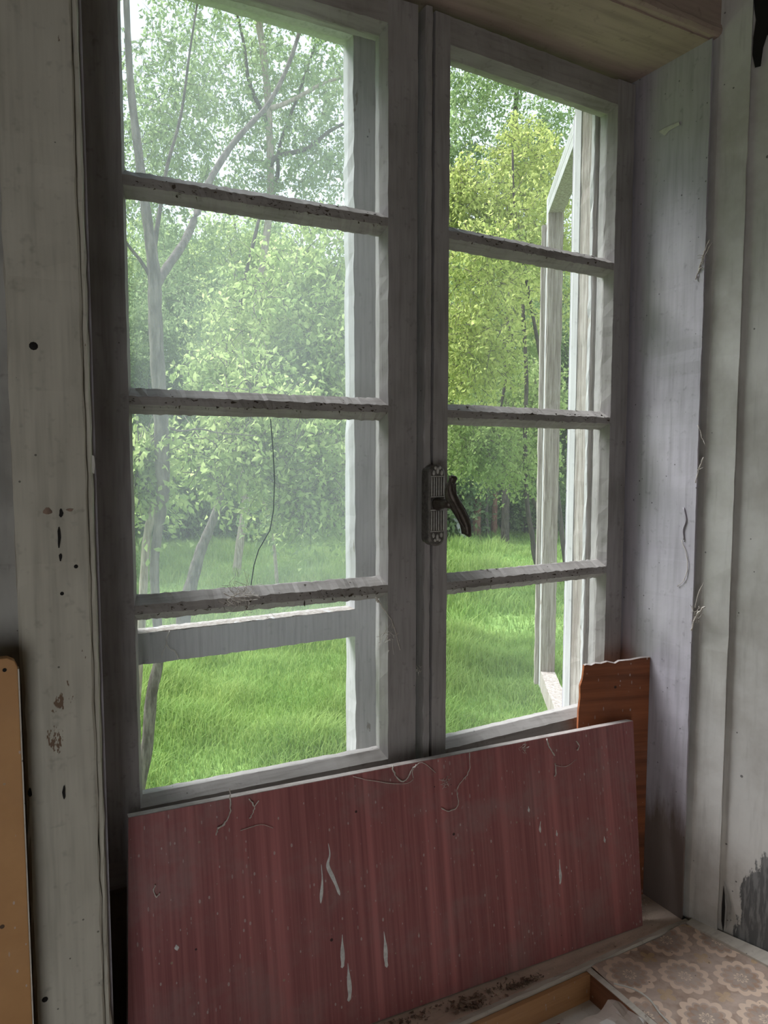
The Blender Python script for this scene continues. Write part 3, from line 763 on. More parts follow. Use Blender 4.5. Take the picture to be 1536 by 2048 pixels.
for k, (x, y, a) in enumerate(((0.215, -0.205, 0.3), (0.195, -0.222, 1.2), (0.150, -0.215, 2.0))):
    dx, dy = 0.014 * math.cos(a), 0.014 * math.sin(a)
    V, F = zprism([(x - dx, y - dy), (x + dy * .4, y - dx * .4), (x + dx, y + dy), (x - dy * .3, y + dx * .5)], -1.061, -1.0585)
    tag(obj('paper_scrap', (V, F), 'red' if k < 2 else 'flake'), ('small red scrap nearest the plastic bag in the tray', 'small red scrap lying against the tray back', 'pale scrap of paper on the tray bottom')[k], 'scrap', 'scraps in the tray')

# crumbs on the sill and along the foot of the red board
def crumbs(name, label, spots, n, smin, smax, mat='dirt'):
    V = []; F = []
    for i in range(n):
        (x0, y0), (x1, y1), sp = spots[RNG.integers(len(spots))]
        t = RNG.random(); s = RNG.uniform(smin, smax) * RNG.random()
        c = np.array([x0 + (x1 - x0) * t + RNG.normal(0, sp), y0 + (y1 - y0) * t + RNG.normal(0, sp * .5), ZSILL + s * 0.4])
        k = len(V); q = RNG.normal(0, s, (4, 3)); q[:, 2] = np.abs(q[:, 2]) * 0.7
        V += [c + d for d in q]; F += [(k, k + 1, k + 2), (k, k + 2, k + 3), (k, k + 3, k + 1), (k + 1, k + 3, k + 2)]
    return tag(obj(name, (V, F), mat), label, 'debris', kind='stuff')
crumbs('dirt_crumbs', 'dark crumbs and dust piled along the foot of the red board', [((-0.10, -0.115), (0.20, -0.142), 0.012), ((0.06, -0.14), (0.10, -0.15), 0.008), ((0.16, -0.145), (0.22, -0.148), 0.006)], 800, 0.001, 0.0045)
crumbs('sill_dust', 'fine pale dust scattered over the sill board', [((0.1, -0.15), (0.56, -0.15), 0.008), ((0.52, -0.13), (0.57, -0.05), 0.01)], 900, 0.0006, 0.0022, 'dust')

# ------------------------------------------------------------------ cobwebs and flakes
def web(label, strands, mat='web', clumps=()):
    P0 = np.array(strands[0][0][0]) if strands else np.array(clumps[0][0])
    w = thing('cobweb', tuple(P0), label, 'cobweb', 'cobwebs on the window')
    for pts, r in strands:
        sp = smoothpts(pts, 4)
        sp = [p + RNG.normal(0, r * 0.5, 3) for p in sp]
        obj('strand', tube(sp, [r * RNG.uniform(0.6, 1.5) for _ in sp], 5), mat, w, True)
    for c, s, n in clumps:
        V = []; F = []
        for i in range(n):
            a = np.array(c) + RNG.normal(0, s, 3) * np.array([1, .4, 1]); b = a + RNG.normal(0, s, 3) * np.array([1, .3, 1])
            v, f = tube([a, (a + b) / 2 + RNG.normal(0, s * .15, 3), b], 0.00035, 3); k = len(V)
            V += v; F += [tuple(i_ + k for i_ in q) for q in f]
        obj('tangle', (V, F), mat, w)
    return w
B_ = lambda x, y: onboard(x, y) - nrm * 0.002
web('dusty thread with a hooked end hanging on the left of the red board', [([B_(457, 1575), B_(460, 1600), B_(459, 1625), B_(452, 1640), B_(437, 1655), B_(430, 1668)], .0010), ([B_(452, 1640), B_(445, 1650), B_(433, 1655)], .0009)])
web('short branching thread on the red board near the left muntin', [([B_(497, 1598), B_(507, 1612), B_(503, 1628), B_(498, 1635)], .0010), ([B_(507, 1612), B_(516, 1600)], .0007)])
web('looped thread hanging below the meeting stiles on the red board', [([B_(784, 1530), B_(786, 1545), B_(796, 1558), B_(806, 1561), B_(814, 1553), B_(822, 1538), B_(832, 1528)], .0011), ([B_(705, 1552), B_(740, 1560), B_(800, 1567), B_(824, 1558), B_(823, 1540), B_(842, 1524), B_(870, 1545)], .0005)], clumps=[(B_(888, 1565), .0045, 22)])
web('long crooked thread hanging right of the handle on the red board', [([B_(937, 1505), B_(937, 1535), B_(930, 1552), B_(915, 1570), B_(912, 1588), B_(915, 1605), B_(908, 1617), B_(893, 1621), B_(881, 1615)], .0008)])
web('dusty tuft and threads at the right top of the red board', [([B_(1092, 1478), B_(1097, 1495), B_(1108, 1510)], .0012), ([B_(1108, 1525), B_(1110, 1545), B_(1107, 1552)], .0010), ([B_(1150, 1482), B_(1156, 1492), B_(1152, 1500)], .0011), ([B_(1108, 1530), B_(1130, 1532), B_(1150, 1518)], .0004)], clumps=[(B_(1046, 1496), .004, 25)])
web('thin forked thread on the dark left end of the red board', [([B_(310, 1768), B_(306, 1780), B_(312, 1792)], .0009), ([B_(312, 1792), B_(320, 1785)], .0008), ([B_(545, 1655), B_(520, 1648), B_(480, 1660)], .0004)])
JX = 0.5846
def onjamb(x, y):
    d = _f + (x - 768) / FPX * _r + (1024 - y) / FPX * _u
    return CAM + d * (JX - 0.001 - CAM[0]) / d[0]
web('cobweb bundle stretched between reveal board and side wall below the top', [([onjamb(1396, 545), onjamb(1403, 520), onjamb(1414, 490), onjamb(1420, 478)], .0010), ([onjamb(1403, 530), onjamb(1412, 505), onjamb(1424, 485)], .0007), ([onjamb(1392, 560), onjamb(1398, 540), onjamb(1404, 535)], .0012)], clumps=[(onjamb(1405, 515), .006, 26)])
web('cobweb strands bridging the groove at mid height right of the niche', [([onjamb(1396, 850), onjamb(1404, 875), onjamb(1411, 890)], .0007), ([onjamb(1391, 965), onjamb(1398, 938), onjamb(1408, 915)], .0012), ([onjamb(1395, 940), onjamb(1406, 935)], .0006)])
web('grey cobweb clot bridging the groove low right of the niche', [([onjamb(1383, 1260), onjamb(1388, 1240), onjamb(1398, 1225), onjamb(1410, 1215)], .0015), ([onjamb(1390, 1215), onjamb(1396, 1190), onjamb(1408, 1165)], .0008)], clumps=[(onjamb(1392, 1228), .006, 40)])
web('fine drooping thread on the reveal board', [([onjamb(1362, 1080), onjamb(1372, 1105), onjamb(1375, 1135), onjamb(1368, 1160), onjamb(1355, 1172)], .0006)])
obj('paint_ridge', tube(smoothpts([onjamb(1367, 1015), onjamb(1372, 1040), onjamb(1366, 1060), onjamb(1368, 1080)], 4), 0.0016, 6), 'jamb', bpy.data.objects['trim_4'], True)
m3 = lambda x, y: at(x, y, -0.004)
web('frayed cobweb on the lowest left muntin', [([m3(448, 1187), m3(470, 1195), m3(500, 1190), m3(520, 1195)], .0008), ([m3(455, 1200), m3(480, 1186), m3(505, 1200)], .0006)], clumps=[(m3(480, 1192), .010, 60)])
web('slanting cobweb line across the lower meeting stile', [([m3(752, 1195), m3(770, 1222), m3(785, 1245), m3(793, 1272), m3(800, 1300)], .0007), ([m3(752, 1195), m3(757, 1205)], .0018)], clumps=[(m3(775, 1270), .010, 26), (m3(838, 1338), .004, 18)])
yb_ = YO - 0.004
web('forked cobweb thread on the outer crossbar', [([at(340, 1262, yb_), at(332, 1282, yb_), at(336, 1295, yb_), at(350, 1303, yb_), at(357, 1318, yb_)], .0007), ([at(332, 1290, yb_), at(322, 1312, yb_)], .0005)], clumps=[(at(545, 1246, yb_ + .01), .006, 30)])
def flake(label, pts, mat='flake', th=0.0012, nv=(0, 1, 0)):
    V = [np.array(p) for p in pts]; n = len(V); c = sum(V) / n
    V = V + [v - np.array(nv) * th for v in V]
    F = [tuple(range(n)), tuple(range(n, 2 * n))[::-1]] + [(i, i + n, (i + 1) % n + n, (i + 1) % n) for i in range(n)]
    return tag(obj('paint_flake', (V, F), mat), label, 'flake', 'loose paint flakes')
flake('white torn paint flake near the top of the reveal board', [onjamb(x, y) for x, y in ((1318, 264), (1330, 256), (1345, 250), (1358, 244), (1360, 250), (1348, 256), (1338, 262), (1330, 272), (1325, 268))], nv=(1, 0, 0))
cs = lambda x, y: at(x, y, -0.163)
flake('white paint flake on the edge of the left casing', [cs(183, 910), cs(188, 912), cs(190, 930), cs(188, 948), cs(184, 945)])
def patch(name, parent, P, nv, mat, th=0.0006):
    V = [np.array(p) for p in P]; n = len(V); V = V + [v + np.array(nv) * th for v in V]
    return obj(name, (V, [tuple(range(n)), tuple(range(n, 2 * n))[::-1]] + [(i, i + n, (i + 1) % n + n, (i + 1) % n) for i in range(n)]), mat, parent)
trim2 = bpy.data.objects['trim_2']
for k, (x, y, w, h) in enumerate(((95, 1022, 9, 7), (122, 1026, 4, 9), (118, 1075, 3, 22), (121, 1115, 3, 8), (140, 1020, 7, 3), (128, 1585, 3, 14), (60, 1585, 4, 9))):
    patch('bare_patch' if k in (0, 4) else 'crack', trim2, [at(x + w * math.cos(a) * (1 + .3 * math.sin(3 * a + k)) + (1585 - y) * 0, y + h * math.sin(a), -0.1668) for a in np.linspace(0, 2 * math.pi, 11)[:-1]], (0, 1, 0), 'dirt' if k in (0, 4) else 'black')
def onside(x, y, A_, B_2):
    d = _f + (x - 768) / FPX * _r + (1024 - y) / FPX * _u
    e = np.array([B_2[0] - A_[0], B_2[1] - A_[1], 0]); nn = np.array([e[1], -e[0], 0]); nn /= np.linalg.norm(nn)
    if nn[0] > 0: nn = -nn
    P0 = np.array([A_[0], A_[1], 0]) + nn * 0.0016
    return CAM + d * (((P0 - CAM) @ nn) / (d @ nn)), nn
def sidepatch(name, owner, pts, A_, B_2, mat):
    Q = [onside(x, y, A_, B_2) for x, y in pts]
    patch(name, bpy.data.objects[owner], [q[0] for q in Q], -Q[0][1], mat, 0.0012)
sidepatch('plaster_hole', 'wall_right', [(1506, -30), (1509, 20), (1512, 40), (1507, 75), (1505, 110), (1510, 135), (1521, 132), (1526, 95), (1534, 70), (1560, 60), (1560, -30)], S1, S2, 'black')
sidepatch('crack', 'wall_right', [(1447, 1772), (1449, 1790), (1450, 1815), (1448, 1850), (1446, 1864), (1443, 1842), (1444, 1808)], S1, S2, 'black')
sidepatch('peeled_paint', 'wall_right', [(1448, 1762), (1456, 1785), (1462, 1815), (1460, 1845), (1452, 1858), (1455, 1820), (1450, 1790)], S1, S2, 'plaster')
for k, (x, y, r) in enumerate(((67, 692, 8), (90, 1999, 6), (152, 1133, 4), (124, 1187, 4))):
    obj('nail', ellipsoid(at(x, y, -0.1662), (r * .0006, .0009, r * .0006), 8, 5), 'black', bpy.data.objects['trim_2'], True)

# ================================================================== OUTSIDE
tag(obj('meadow', ([(x, y, GZ + 0.03 * math.sin(x * .7) * math.cos(y * .5)) for y in np.linspace(0.2, 70, 36) for x in np.linspace(-30, 50, 41)],
    [(j * 41 + i, j * 41 + i + 1, (j + 1) * 41 + i + 1, (j + 1) * 41 + i) for j in range(35) for i in range(40)]), 'earth'),
    'ground of the green meadow outside the window', 'ground', kind='structure')

def np_mesh(name, V, nface, fv, mat):
    """mesh from numpy arrays: nface faces of fv vertices, consecutive"""
    me = bpy.data.meshes.new(name); n = len(V)
    me.vertices.add(n); me.vertices.foreach_set('co', V.astype(np.float32).ravel())
    return me
def tri_mesh(name, V, T, mat):
    me = bpy.data.meshes.new(name)
    me.vertices.add(len(V)); me.vertices.foreach_set('co', np.ascontiguousarray(V, np.float32).ravel())
    me.loops.add(T.size); me.loops.foreach_set('vertex_index', np.ascontiguousarray(T, np.int32).ravel())
    me.polygons.add(len(T)); me.polygons.foreach_set('loop_start', np.arange(0, T.size, 3, dtype=np.int32))
    me.materials.append(mat); me.update(calc_edges=True)
    return me
def stuff(name, me, parent=None, label=None, cat=None):
    o = bpy.data.objects.new(name, me); COL.objects.link(o); o['kind'] = 'stuff'
    if parent is not None: o.parent = parent
    return tag(o, label, cat)

def leaves(P, size, droop=0.35, r=RNG):
    """one folded leaf at each point of P; returns V,T"""
    n = len(P)
    d = r.normal(0, 1, (n, 3)); d[:, 2] -= droop * 2.2; d /= np.linalg.norm(d, axis=1, keepdims=True)
    q = r.normal(0, 1, (n, 3)); q[:, 2] += 0.0
    s = np.cross(d, q); s /= np.linalg.norm(s, axis=1, keepdims=True)
    u = np.cross(s, d)
    L = size * r.uniform(0.6, 1.25, (n, 1)); W = L * 0.26
    V = np.empty((n, 4, 3))
    V[:, 0] = P; V[:, 1] = P + d * L * 0.45 + s * W + u * W * 0.35
    V[:, 2] = P + d * L - u * L * 0.12; V[:, 3] = P + d * L * 0.45 - s * W + u * W * 0.35
    i = np.arange(n)[:, None] * 4
    T = np.concatenate([i + np.array([0, 1, 2]), i + np.array([0, 2, 3])], 1).reshape(-1, 3)
    return V.reshape(-1, 3), T
def sprays(centers_, radii, ntwig, nleaf, size, r=RNG, twlen=0.35):
    """leafy twigs inside ellipsoids: leaf points and twig ends"""
    C = np.array(centers_); R = np.array(radii)
    k = r.integers(len(C), size=ntwig)
    dirs = r.normal(0, 1, (ntwig, 3)); dirs /= np.linalg.norm(dirs, axis=1, keepdims=True)
    rad = r.random((ntwig, 1)) ** 0.42
    a = C[k] + dirs * rad * R[k]
    td = dirs * 0.6 + r.normal(0, 0.6, (ntwig, 3)); td[:, 2] -= 0.15; td /= np.linalg.norm(td, axis=1, keepdims=True)
    ln = twlen * r.uniform(0.5, 1.3, (ntwig, 1))
    b = a + td * ln
    t = r.random((ntwig, nleaf, 1))
    P = a[:, None] + (b - a)[:, None] * t + r.normal(0, size * 0.45, (ntwig, nleaf, 3))
    P[:, :, 2] -= (t[:, :, 0] ** 2) * twlen * 0.35
    return P.reshape(-1, 3), a, b
def twigmesh(a, b, rad):
    """thin three-sided twigs"""
    n = len(a); d = b - a; s = np.cross(d, RNG.normal(0, 1, (n, 3))); s /= np.linalg.norm(s, axis=1, keepdims=True) + 1e-9
    u = np.cross(d, s); u /= np.linalg.norm(u, axis=1, keepdims=True) + 1e-9
    V = np.empty((n, 4, 3))
    for j in range(3):
        an = 2.094 * j; V[:, j] = a + rad * (math.cos(an) * s + math.sin(an) * u)
    V[:, 3] = b
    i = np.arange(n)[:, None] * 4
    T = np.concatenate([i + np.array([0, 1, 3]), i + np.array([1, 2, 3]), i + np.array([2, 0, 3])], 1).reshape(-1, 3)
    return V.reshape(-1, 3), T

def path(px, Y, Ys=None):
    return [at(x, y, Y if Ys is None else Ys[i]) for i, (x, y) in enumerate(px)]
def hero(name, label, base, stems, blobs, leafm, size, ntwig, nleaf, barkm='bark', twlen=0.35, group=None, cat='tree'):
    """a tree: trunk and branches each a part, its twigs and its leaves joined"""
    root = thing(name, base, label, cat, group)
    first = True
    for pts, r0, r1, bm in stems:
        if pts[0][2] < GZ + 1.2: pts = [np.array([pts[0][0] - (pts[1][0] - pts[0][0]) * .15, pts[0][1], GZ - 0.06])] + ([p for p in pts if p[2] > GZ + 0.05])
        sp = smoothpts(pts, 4)
        rr = (np.interp(np.linspace(0, 1, len(sp)), np.linspace(0, 1, len(r0)), r0) if isinstance(r0, list) else np.linspace(r0, r1, len(sp))) * (1 + 0.06 * np.sin(np.arange(len(sp)) * 2.1))
        obj('trunk' if first else 'branch', tube(sp, rr, 10), bm or barkm, root, True); first = False
    off = np.array(base)
    if blobs:
        P, a, b = sprays([k[0] for k in blobs], [k[1] for k in blobs], ntwig, nleaf, size, twlen=twlen)
        V, T = leaves(P - off, size)
        stuff('foliage', tri_mesh('foliage', V, T, M[leafm]), root)
        V, T = twigmesh(a - off, b - off, 0.006)
        stuff('twigs', tri_mesh('twigs', V, T, M['bark']), root)
    return root
def blob(x, y, rx, ry, Y, deep=1.0):
    c = at(x, y, Y); D = (c - CAM) @ _f
    return c, np.array([rx / FPX * D, max(rx, ry) / FPX * D * deep, ry / FPX * D])

GB = lambda P: (P[0], P[1], GZ)
Y1 = 4.0
t1 = [path([(272, 1640), (293, 1500), (303, 1390), (318, 1310), (311, 1200), (309, 1120), (318, 1050), (326, 985), (324, 914), (322, 829), (315, 728), (310, 619), (309, 556), (300, 478), (289, 400), (275, 290), (262, 180), (255, 60), (250, -80)], Y1), [.045, .042, .040, .036, .031, .031, .034, .044, .050, .050, .048, .046, .044, .036, .032, .028, .024, .02, .018], 0, None]
t1b = [path([(262, 1560), (280, 1300), (286, 1190), (292, 1090), (303, 1030), (318, 975), (324, 930)], Y1 + 0.15), 0.028, 0.028, 'bark_pale']
t1c = [path([(310, 575), (334, 535), (365, 490), (388, 441), (415, 370), (459, 297), (499, 250), (534, 212), (568, 150), (599, 62), (620, -60)], Y1, np.linspace(Y1, Y1 + 1.2, 11)), 0.032, 0.014, None]
t1d = [path([(305, 560), (280, 520), (256, 490), (225, 440)], Y1), 0.014, 0.007, 'bark_dark']
t1e = [path([(306, 530), (312, 470), (320, 420), (335, 330), (362, 230), (380, 100), (402, -40)], Y1, np.linspace(Y1, Y1 + .5, 7)), 0.018, 0.006, 'bark_dark']
t1f = [path([(323, 850), (360, 862), (400, 858), (440, 866), (520, 872)], Y1), 0.008, 0.003, 'bark']
hero('forked_tree', 'grey forked tree nearest the window with a bent trunk on the left', GB(t1[0][0]), [t1, t1b, t1c, t1d, t1e, t1f],
     [blob(275, 930, 22, 60, Y1 + .1, .3), blob(445, 905, 85, 60, Y1 + .5, .5), blob(560, 890, 110, 75, Y1 + .5, .6), blob(655, 930, 50, 85, Y1 + .4, .6), blob(620, 1000, 55, 35, Y1 + .4, .6), blob(520, 800, 100, 55, Y1 + .7, .6)],
     'leaf_fresh', 0.062, 700, 14)
Y2 = 8.2
t2 = [path([(368, 1225), (385, 1160), (400, 1105), (415, 1068), (437, 1010), (441, 965), (438, 935)], Y2), 0.10, 0.035, None]
t2b = [path([(437, 990), (432, 960), (436, 925)], Y2 - .1), 0.03, 0.008, 'bark_dark']
t2c = [path([(440, 985), (452, 900), (456, 800), (468, 690), (490, 560), (520, 430)], Y2), 0.06, 0.02, 'bark_dark']
hero('leaning_tree', 'leaning mossy tree behind the forked one with a dark broken stub', GB(at(368, 1290, Y2)), [t2, t2b, t2c],
     [blob(560, 640, 150, 120, 7.0), blob(640, 560, 90, 110, 7.2), blob(500, 760, 120, 60, 6.6), blob(650, 730, 80, 80, 6.4)], 'leaf_fresh', 0.078, 1500, 15)
Y3 = 12.5
t3 = [path([(474, 1135), (482, 1070), (492, 1010), (486, 980), (478, 900), (490, 760), (520, 560), (540, 400), (537, 219), (527, 109), (515, 31), (505, -60)], Y3), 0.085, 0.06, 'bark_pale']
t3b = [path([(541, 217), (575, 205), (615, 184), (650, 165), (692, 153), (740, 140)], Y3 - .4), 0.045, 0.02, 'bark_pale']
t3c = [path([(540, 330), (556, 312), (615, 297), (655, 265), (692, 245), (740, 220)], Y3 - .3), 0.05, 0.022, 'bark_dark']
t3d = [path([(538, 250), (500, 170), (488, 90), (470, 10)], Y3), 0.045, 0.02, 'bark_dark']
t3e = [path([(537, 420), (555, 350), (560, 290), (600, 180), (640, 60)], Y3 + .3), 0.05, 0.02, 'bark_dark']
hero('tall_tree', 'tall straight tree with a pale side branch high in the left panes', GB(t3[0][0]), [t3, t3b, t3c, t3d, t3e],
     [blob(420, 60, 170, 120, Y3), blob(620, 100, 120, 120, Y3), blob(330, 200, 90, 140, Y3), blob(600, 330, 110, 90, Y3), blob(430, 300, 110, 100, Y3 + 1), blob(380, 560, 120, 120, Y3 + 1), blob(300, 330, 80, 120, Y3 + 1), blob(640, 230, 90, 120, Y3 + .5), blob(480, 160, 120, 120, Y3 + 1)], 'leaf_mid', 0.095, 1350, 18, twlen=0.6)
t4 = [path([(553, 1150), (548, 1095), (541, 1045), (520, 985), (500, 940)], 10.5), 0.035, 0.02, 'bark_pale']
hero('slim_sapling', 'slim pale sapling stem standing in the meadow behind the crack', GB(t4[0][0]), [t4], [blob(560, 1010, 70, 45, 10.0), blob(600, 960, 80, 50, 10.5)], 'leaf_mid', 0.085, 160, 12)
t5 = [path([(1083, 1150), (1070, 1115), (1065, 1075), (1057, 1030), (1052, 970), (1050, 850), (1053, 760), (1045, 600)], 9.0), 0.055, 0.03, 'bark_dark']
t5b = [path([(1104, 1130), (1090, 1085), (1080, 1035), (1062, 990)], 9.1), 0.04, 0.03, 'bark_dark']
t5c = [path([(1000, 820), (1008, 780), (1020, 700), (1030, 600)], 9.6), 0.03, 0.015, 'bark_dark']
hero('crooked_tree', 'crooked dark double-stemmed tree in front of the right panes', GB(t5[0][0]), [t5, t5b, t5c],
     [blob(1010, 900, 110, 75, 9.4), blob(950, 870, 70, 80, 9.2), blob(1060, 800, 60, 80, 9.6)], 'leaf_fresh', 0.078, 1000, 15)
t6 = [path([(1135, 1290), (1122, 1050), (1095, 800), (1060, 600), (1030, 420), (1025, 300)], 8.0), 0.045, 0.015, 'bark_dark']
hero('yellow_green_tree', 'yellow green leafy tree filling the upper right panes', GB(at(1135, 1290, 8.0)), [t6],
     [blob(960, 560, 85, 120, 7.6), blob(1030, 470, 75, 90, 8.0), blob(950, 700, 70, 90, 7.4), blob(1050, 330, 60, 90, 8.4), blob(930, 400, 60, 70, 8.2), blob(1110, 520, 60, 140, 8.6)], 'leaf_yellow', 0.075, 1700, 16)
t7 = [path([(1010, 1075), (1015, 800), (1020, 500), (1030, 250), (1040, 60)], 14.0), 0.12, 0.05, 'bark_dark']
hero('airy_tree', 'airy pale green tree rising behind the yellow green one', GB(at(1010, 1180, 14.0)), [t7],
     [blob(950, 150, 90, 55, 14.0), blob(915, 300, 45, 70, 14.0), blob(1090, 250, 80, 110, 13.6), blob(1150, 420, 70, 170, 14.4), blob(1040, 330, 60, 80, 14), blob(1000, 520, 110, 140, 14.5)], 'leaf_mid', 0.11, 1300, 15, twlen=0.6)
for k, (x, y0, y1, w, lab) in enumerate(((953, 975, 1078, .13, 'thick reddish dead stump beside the handle'), (988, 985, 1072, .10, 'second reddish dead stump right of the handle'), (973, 965, 1050, .05, 'thin grey dead stem between the two stumps'))):
    hero('dead_stump', lab, GB(at(x, y1, 15.2)), [[path([(x + 2, y1 + 12), (x, y1 - 20), (x + 1, (y0 + y1) / 2), (x + 3, y0)], 15.2), w, w * .7, 'bark_red' if k < 2 else 'bark']], None, None, 0, 0, 0, cat='stump')
pk = thing('leaning_plank', tuple(at(925, 1085, 15.0)), 'pale plank leaning in the far grass behind the handle', 'plank')
V, F = sweep([(-.07, -.02), (.07, -.02), (.07, .02), (-.07, .02)], at(935, 1090, 15.0), _r, (0, 1, 0), (at(897, 1005, 15.4) - at(935, 1090, 15.0)), 0, 1)
obj('board', (V, F), 'outer', pk)

# ---- woodland behind: a few kinds of tree, copied
def wood_tree(kind, r):
    """crown mesh, trunk mesh for a tree of about 10 m"""
    H = (10.5, 9.0, 12.0)[kind]
    C = []; R = []
    for i in range(26):
        h = r.uniform(0.16, 1.0); w = 2.3 * math.sin(math.pi * min(0.97, 0.18 + h * 0.74)) ** 0.8
        a = r.uniform(0, 6.28); d = w * math.sqrt(r.random())
        C.append((d * math.cos(a), d * math.sin(a), h * H)); s = r.uniform(0.7, 1.25); R.append((s, s, s * 0.75))
    P, a, b = sprays(C, R, 1700, 15, 0.13, r, 0.75)
    V, T = leaves(P, 0.155, r=r)
    cr = tri_mesh('foliage', V, T, M[('leaf_mid', 'leaf_dark', 'leaf_fresh')[kind]])
    stem = smoothpts([(0, 0, 0), (r.normal(0, .15), r.normal(0, .15), H * .3), (r.normal(0, .3), r.normal(0, .3), H * .6), (r.normal(0, .4), r.normal(0, .4), H * .95)], 4)
    V, F = tube(stem, np.linspace(0.16, 0.03, len(stem)), 8)
    for i in range(9):
        c = np.array(C[i]); k = stem[min(len(stem) - 1, int(len(stem) * 0.8 * c[2] / H))]
        V, F = join((V, F), tube([k, (k + c) / 2 + r.normal(0, .15, 3), c], [0.05, 0.035, 0.015], 5))
    return cr, meshdata('trunk', V, F, M[('bark', 'bark_dark', 'bark')[kind]], True)
r3 = np.random.default_rng(21)
kinds = [wood_tree(k, r3) for k in range(3)]
KL = ('mid green', 'dark green', 'fresh green')
ORD = ('first', 'second', 'third', 'fourth', 'fifth', 'sixth', 'seventh', 'eighth', 'ninth', 'tenth', 'eleventh', 'twelfth', 'thirteenth', 'fourteenth', 'fifteenth')
def plant(x, y, kind, sc, rz, row, i):
    o = thing('woodland_tree', (x, y, GZ), '%s woodland tree, %s from the left in the %s row beyond the meadow' % (KL[kind], ORD[i], ('front', 'middle', 'back')[row]), 'tree', 'woodland trees beyond the meadow')
    o.scale = (sc,) * 3; o.rotation_euler = (0, 0, rz)
    f = bpy.data.objects.new('foliage', kinds[kind][0]); COL.objects.link(f); f.parent = o; f['kind'] = 'stuff'
    t = bpy.data.objects.new('trunk', kinds[kind][1]); COL.objects.link(t); t.parent = o
fwd2 = np.array([math.sin(YAW), math.cos(YAW)]); rt2 = np.array([math.cos(YAW), -math.sin(YAW)])
for row, (D, n, spread, sc0) in enumerate(((21.5, 9, 9.0, 0.66), (25.5, 9, 10.5, 0.84), (31.0, 10, 13.0, 1.02))):
    for i in range(n):
        off = (i + 0.5) / n * 2 - 1
        p = CAM[:2] + fwd2 * (D + r3.uniform(-1, 1)) + rt2 * (off * spread - 0.4 + r3.uniform(-.5, .5))
        plant(p[0], p[1], int(r3.integers(3)), sc0 * r3.uniform(0.85, 1.12), r3.uniform(0, 6.28), row, i)
# the wood bends round the meadow towards the left of the house
def plant_left(a, R_, kind, sc, rz, row, i):
    x, y = R_ * math.sin(math.radians(a)), R_ * math.cos(math.radians(a))
    o = thing('woodland_tree', (x, y, GZ), '%s woodland tree, %s in the %s row left of the meadow' % (KL[kind], ORD[i], ('front', 'back')[row]), 'tree', 'woodland trees left of the meadow')
    o.scale = (sc,) * 3; o.rotation_euler = (0, 0, rz)
    f = bpy.data.objects.new('foliage', kinds[kind][0]); COL.objects.link(f); f.parent = o; f['kind'] = 'stuff'
    t = bpy.data.objects.new('trunk', kinds[kind][1]); COL.objects.link(t); t.parent = o
rl = np.random.default_rng(33)
for row, (R_, n) in enumerate(((17.5, 12), (23.0, 12))):
    for i in range(n):
        plant_left(-68 + (72.0 if row == 0 else 71.0) * (i + 0.5) / n + rl.uniform(-1, 1), R_ + rl.uniform(-1.2, 1.2), int(rl.integers(3)), (0.72, 0.98)[row] * rl.uniform(0.85, 1.15), rl.uniform(0, 6.28), row, i)
# low thicket at the edge of the wood
def shrub_mesh(r, leafm):
    C = []; R = []
    for i in range(9):
        C.append((r.normal(0, .6), r.normal(0, .5), r.uniform(0.25, 1.5))); s = r.uniform(.4, .7); R.append((s, s, s * .8))
    P, a, b = sprays(C, R, 480, 14, 0.10, r, 0.45)
    V, T = leaves(P, 0.115, r=r)
    V2, T2 = twigmesh(a * np.array([.3, .3, 0]), a, 0.012)
    return tri_mesh('foliage', V, T, M[leafm]), tri_mesh('stems', V2[:400 * 4], T2[:400 * 3], M['bark'])
sk = [shrub_mesh(r3, 'leaf_dark'), shrub_mesh(r3, 'leaf_mid')]
for i in range(15):
    D = r3.uniform(19.5, 22.0); off = (i + 0.5) / 15 * 2 - 1
    p = CAM[:2] + fwd2 * D + rt2 * (off * 8.6 + r3.uniform(-.3, .3)); k = int(r3.integers(2))
    o = thing('thicket_shrub', (p[0], p[1], GZ), '%s leafy shrub at the foot of the woodland, %s from the left' % (('dark', 'mid green')[k], ORD[i]), 'shrub', 'thicket shrubs at the wood edge')
    o.scale = (r3.uniform(.9, 1.4),) * 3; o.rotation_euler = (0, 0, r3.uniform(0, 6.28))
    f = bpy.data.objects.new('foliage', sk[k][0]); COL.objects.link(f); f.parent = o; f['kind'] = 'stuff'
    f = bpy.data.objects.new('stems', sk[k][1]); COL.objects.link(f); f.parent = o; f['kind'] = 'stuff'

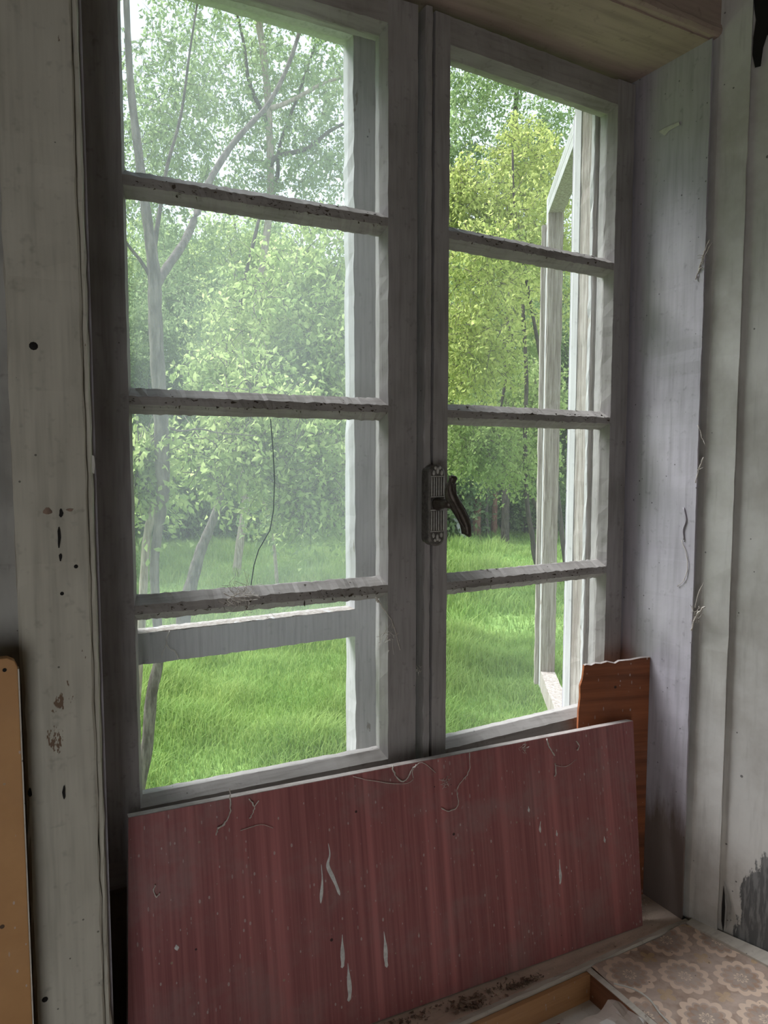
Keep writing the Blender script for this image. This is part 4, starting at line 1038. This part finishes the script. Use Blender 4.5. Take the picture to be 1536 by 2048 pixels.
# ---- meadow grass
def grass(n, y0, y1, h0, h1, w, r, left=1.0):
    D = y0 + (y1 - y0) * r.random(n) ** 0.8
    lo, hi = -(D * left + 1.6), D * 0.50 + 1.4
    lat = lo + (hi - lo) * r.random(n)
    P = np.empty((n, 3)); P[:, 0] = CAM[0] + fwd2[0] * D + rt2[0] * lat; P[:, 1] = CAM[1] + fwd2[1] * D + rt2[1] * lat; P[:, 2] = GZ - 0.01
    keep = P[:, 1] > 0.6; P = P[keep]; n = len(P); D = D[keep]
    tuft = 0.6 + 0.5 * np.sin(P[:, 0] * 1.7 + 1) * np.sin(P[:, 1] * 1.3) + 0.35 * np.sin(P[:, 0] * 5.1) * np.sin(P[:, 1] * 4.3 + 2)
    h = (r.uniform(h0, h1, n) * np.clip(tuft, 0.35, 1.4))[:, None]
    an = r.uniform(0, 6.28, n); d = np.stack([np.cos(an), np.sin(an), 0 * an], 1); s = np.stack([-np.sin(an), np.cos(an), 0 * an], 1)
    W = (w * r.uniform(.6, 1.3, n))[:, None]; bend = r.uniform(0.15, 0.95, n)[:, None] * h
    up = np.array([0, 0, 1.0])
    V = np.empty((n, 5, 3))
    V[:, 0] = P - s * W; V[:, 1] = P + s * W
    V[:, 2] = P + up * h * .62 + d * bend * .35 + s * W * .8; V[:, 3] = P + up * h * .62 + d * bend * .35 - s * W * .8
    V[:, 4] = P + up * h * .85 + d * bend
    i = np.arange(n)[:, None] * 5
    T = np.concatenate([i + np.array([0, 1, 2]), i + np.array([0, 2, 3]), i + np.array([3, 2, 4])], 1).reshape(-1, 3)
    return V.reshape(-1, 3), T
V1, T1 = grass(220000, 2.6, 9.5, 0.12, 0.34, 0.0038, r3)
V2, T2 = grass(140000, 9.0, 22.0, 0.18, 0.46, 0.0085, r3)
V = np.concatenate([V1, V2]); T = np.concatenate([T1, T2 + len(V1)]); V[:, 2] += OZ
stuff('meadow_grass', tri_mesh('meadow_grass', V, T, M['grass']), None, 'tall light green grass growing over the meadow', 'grass')
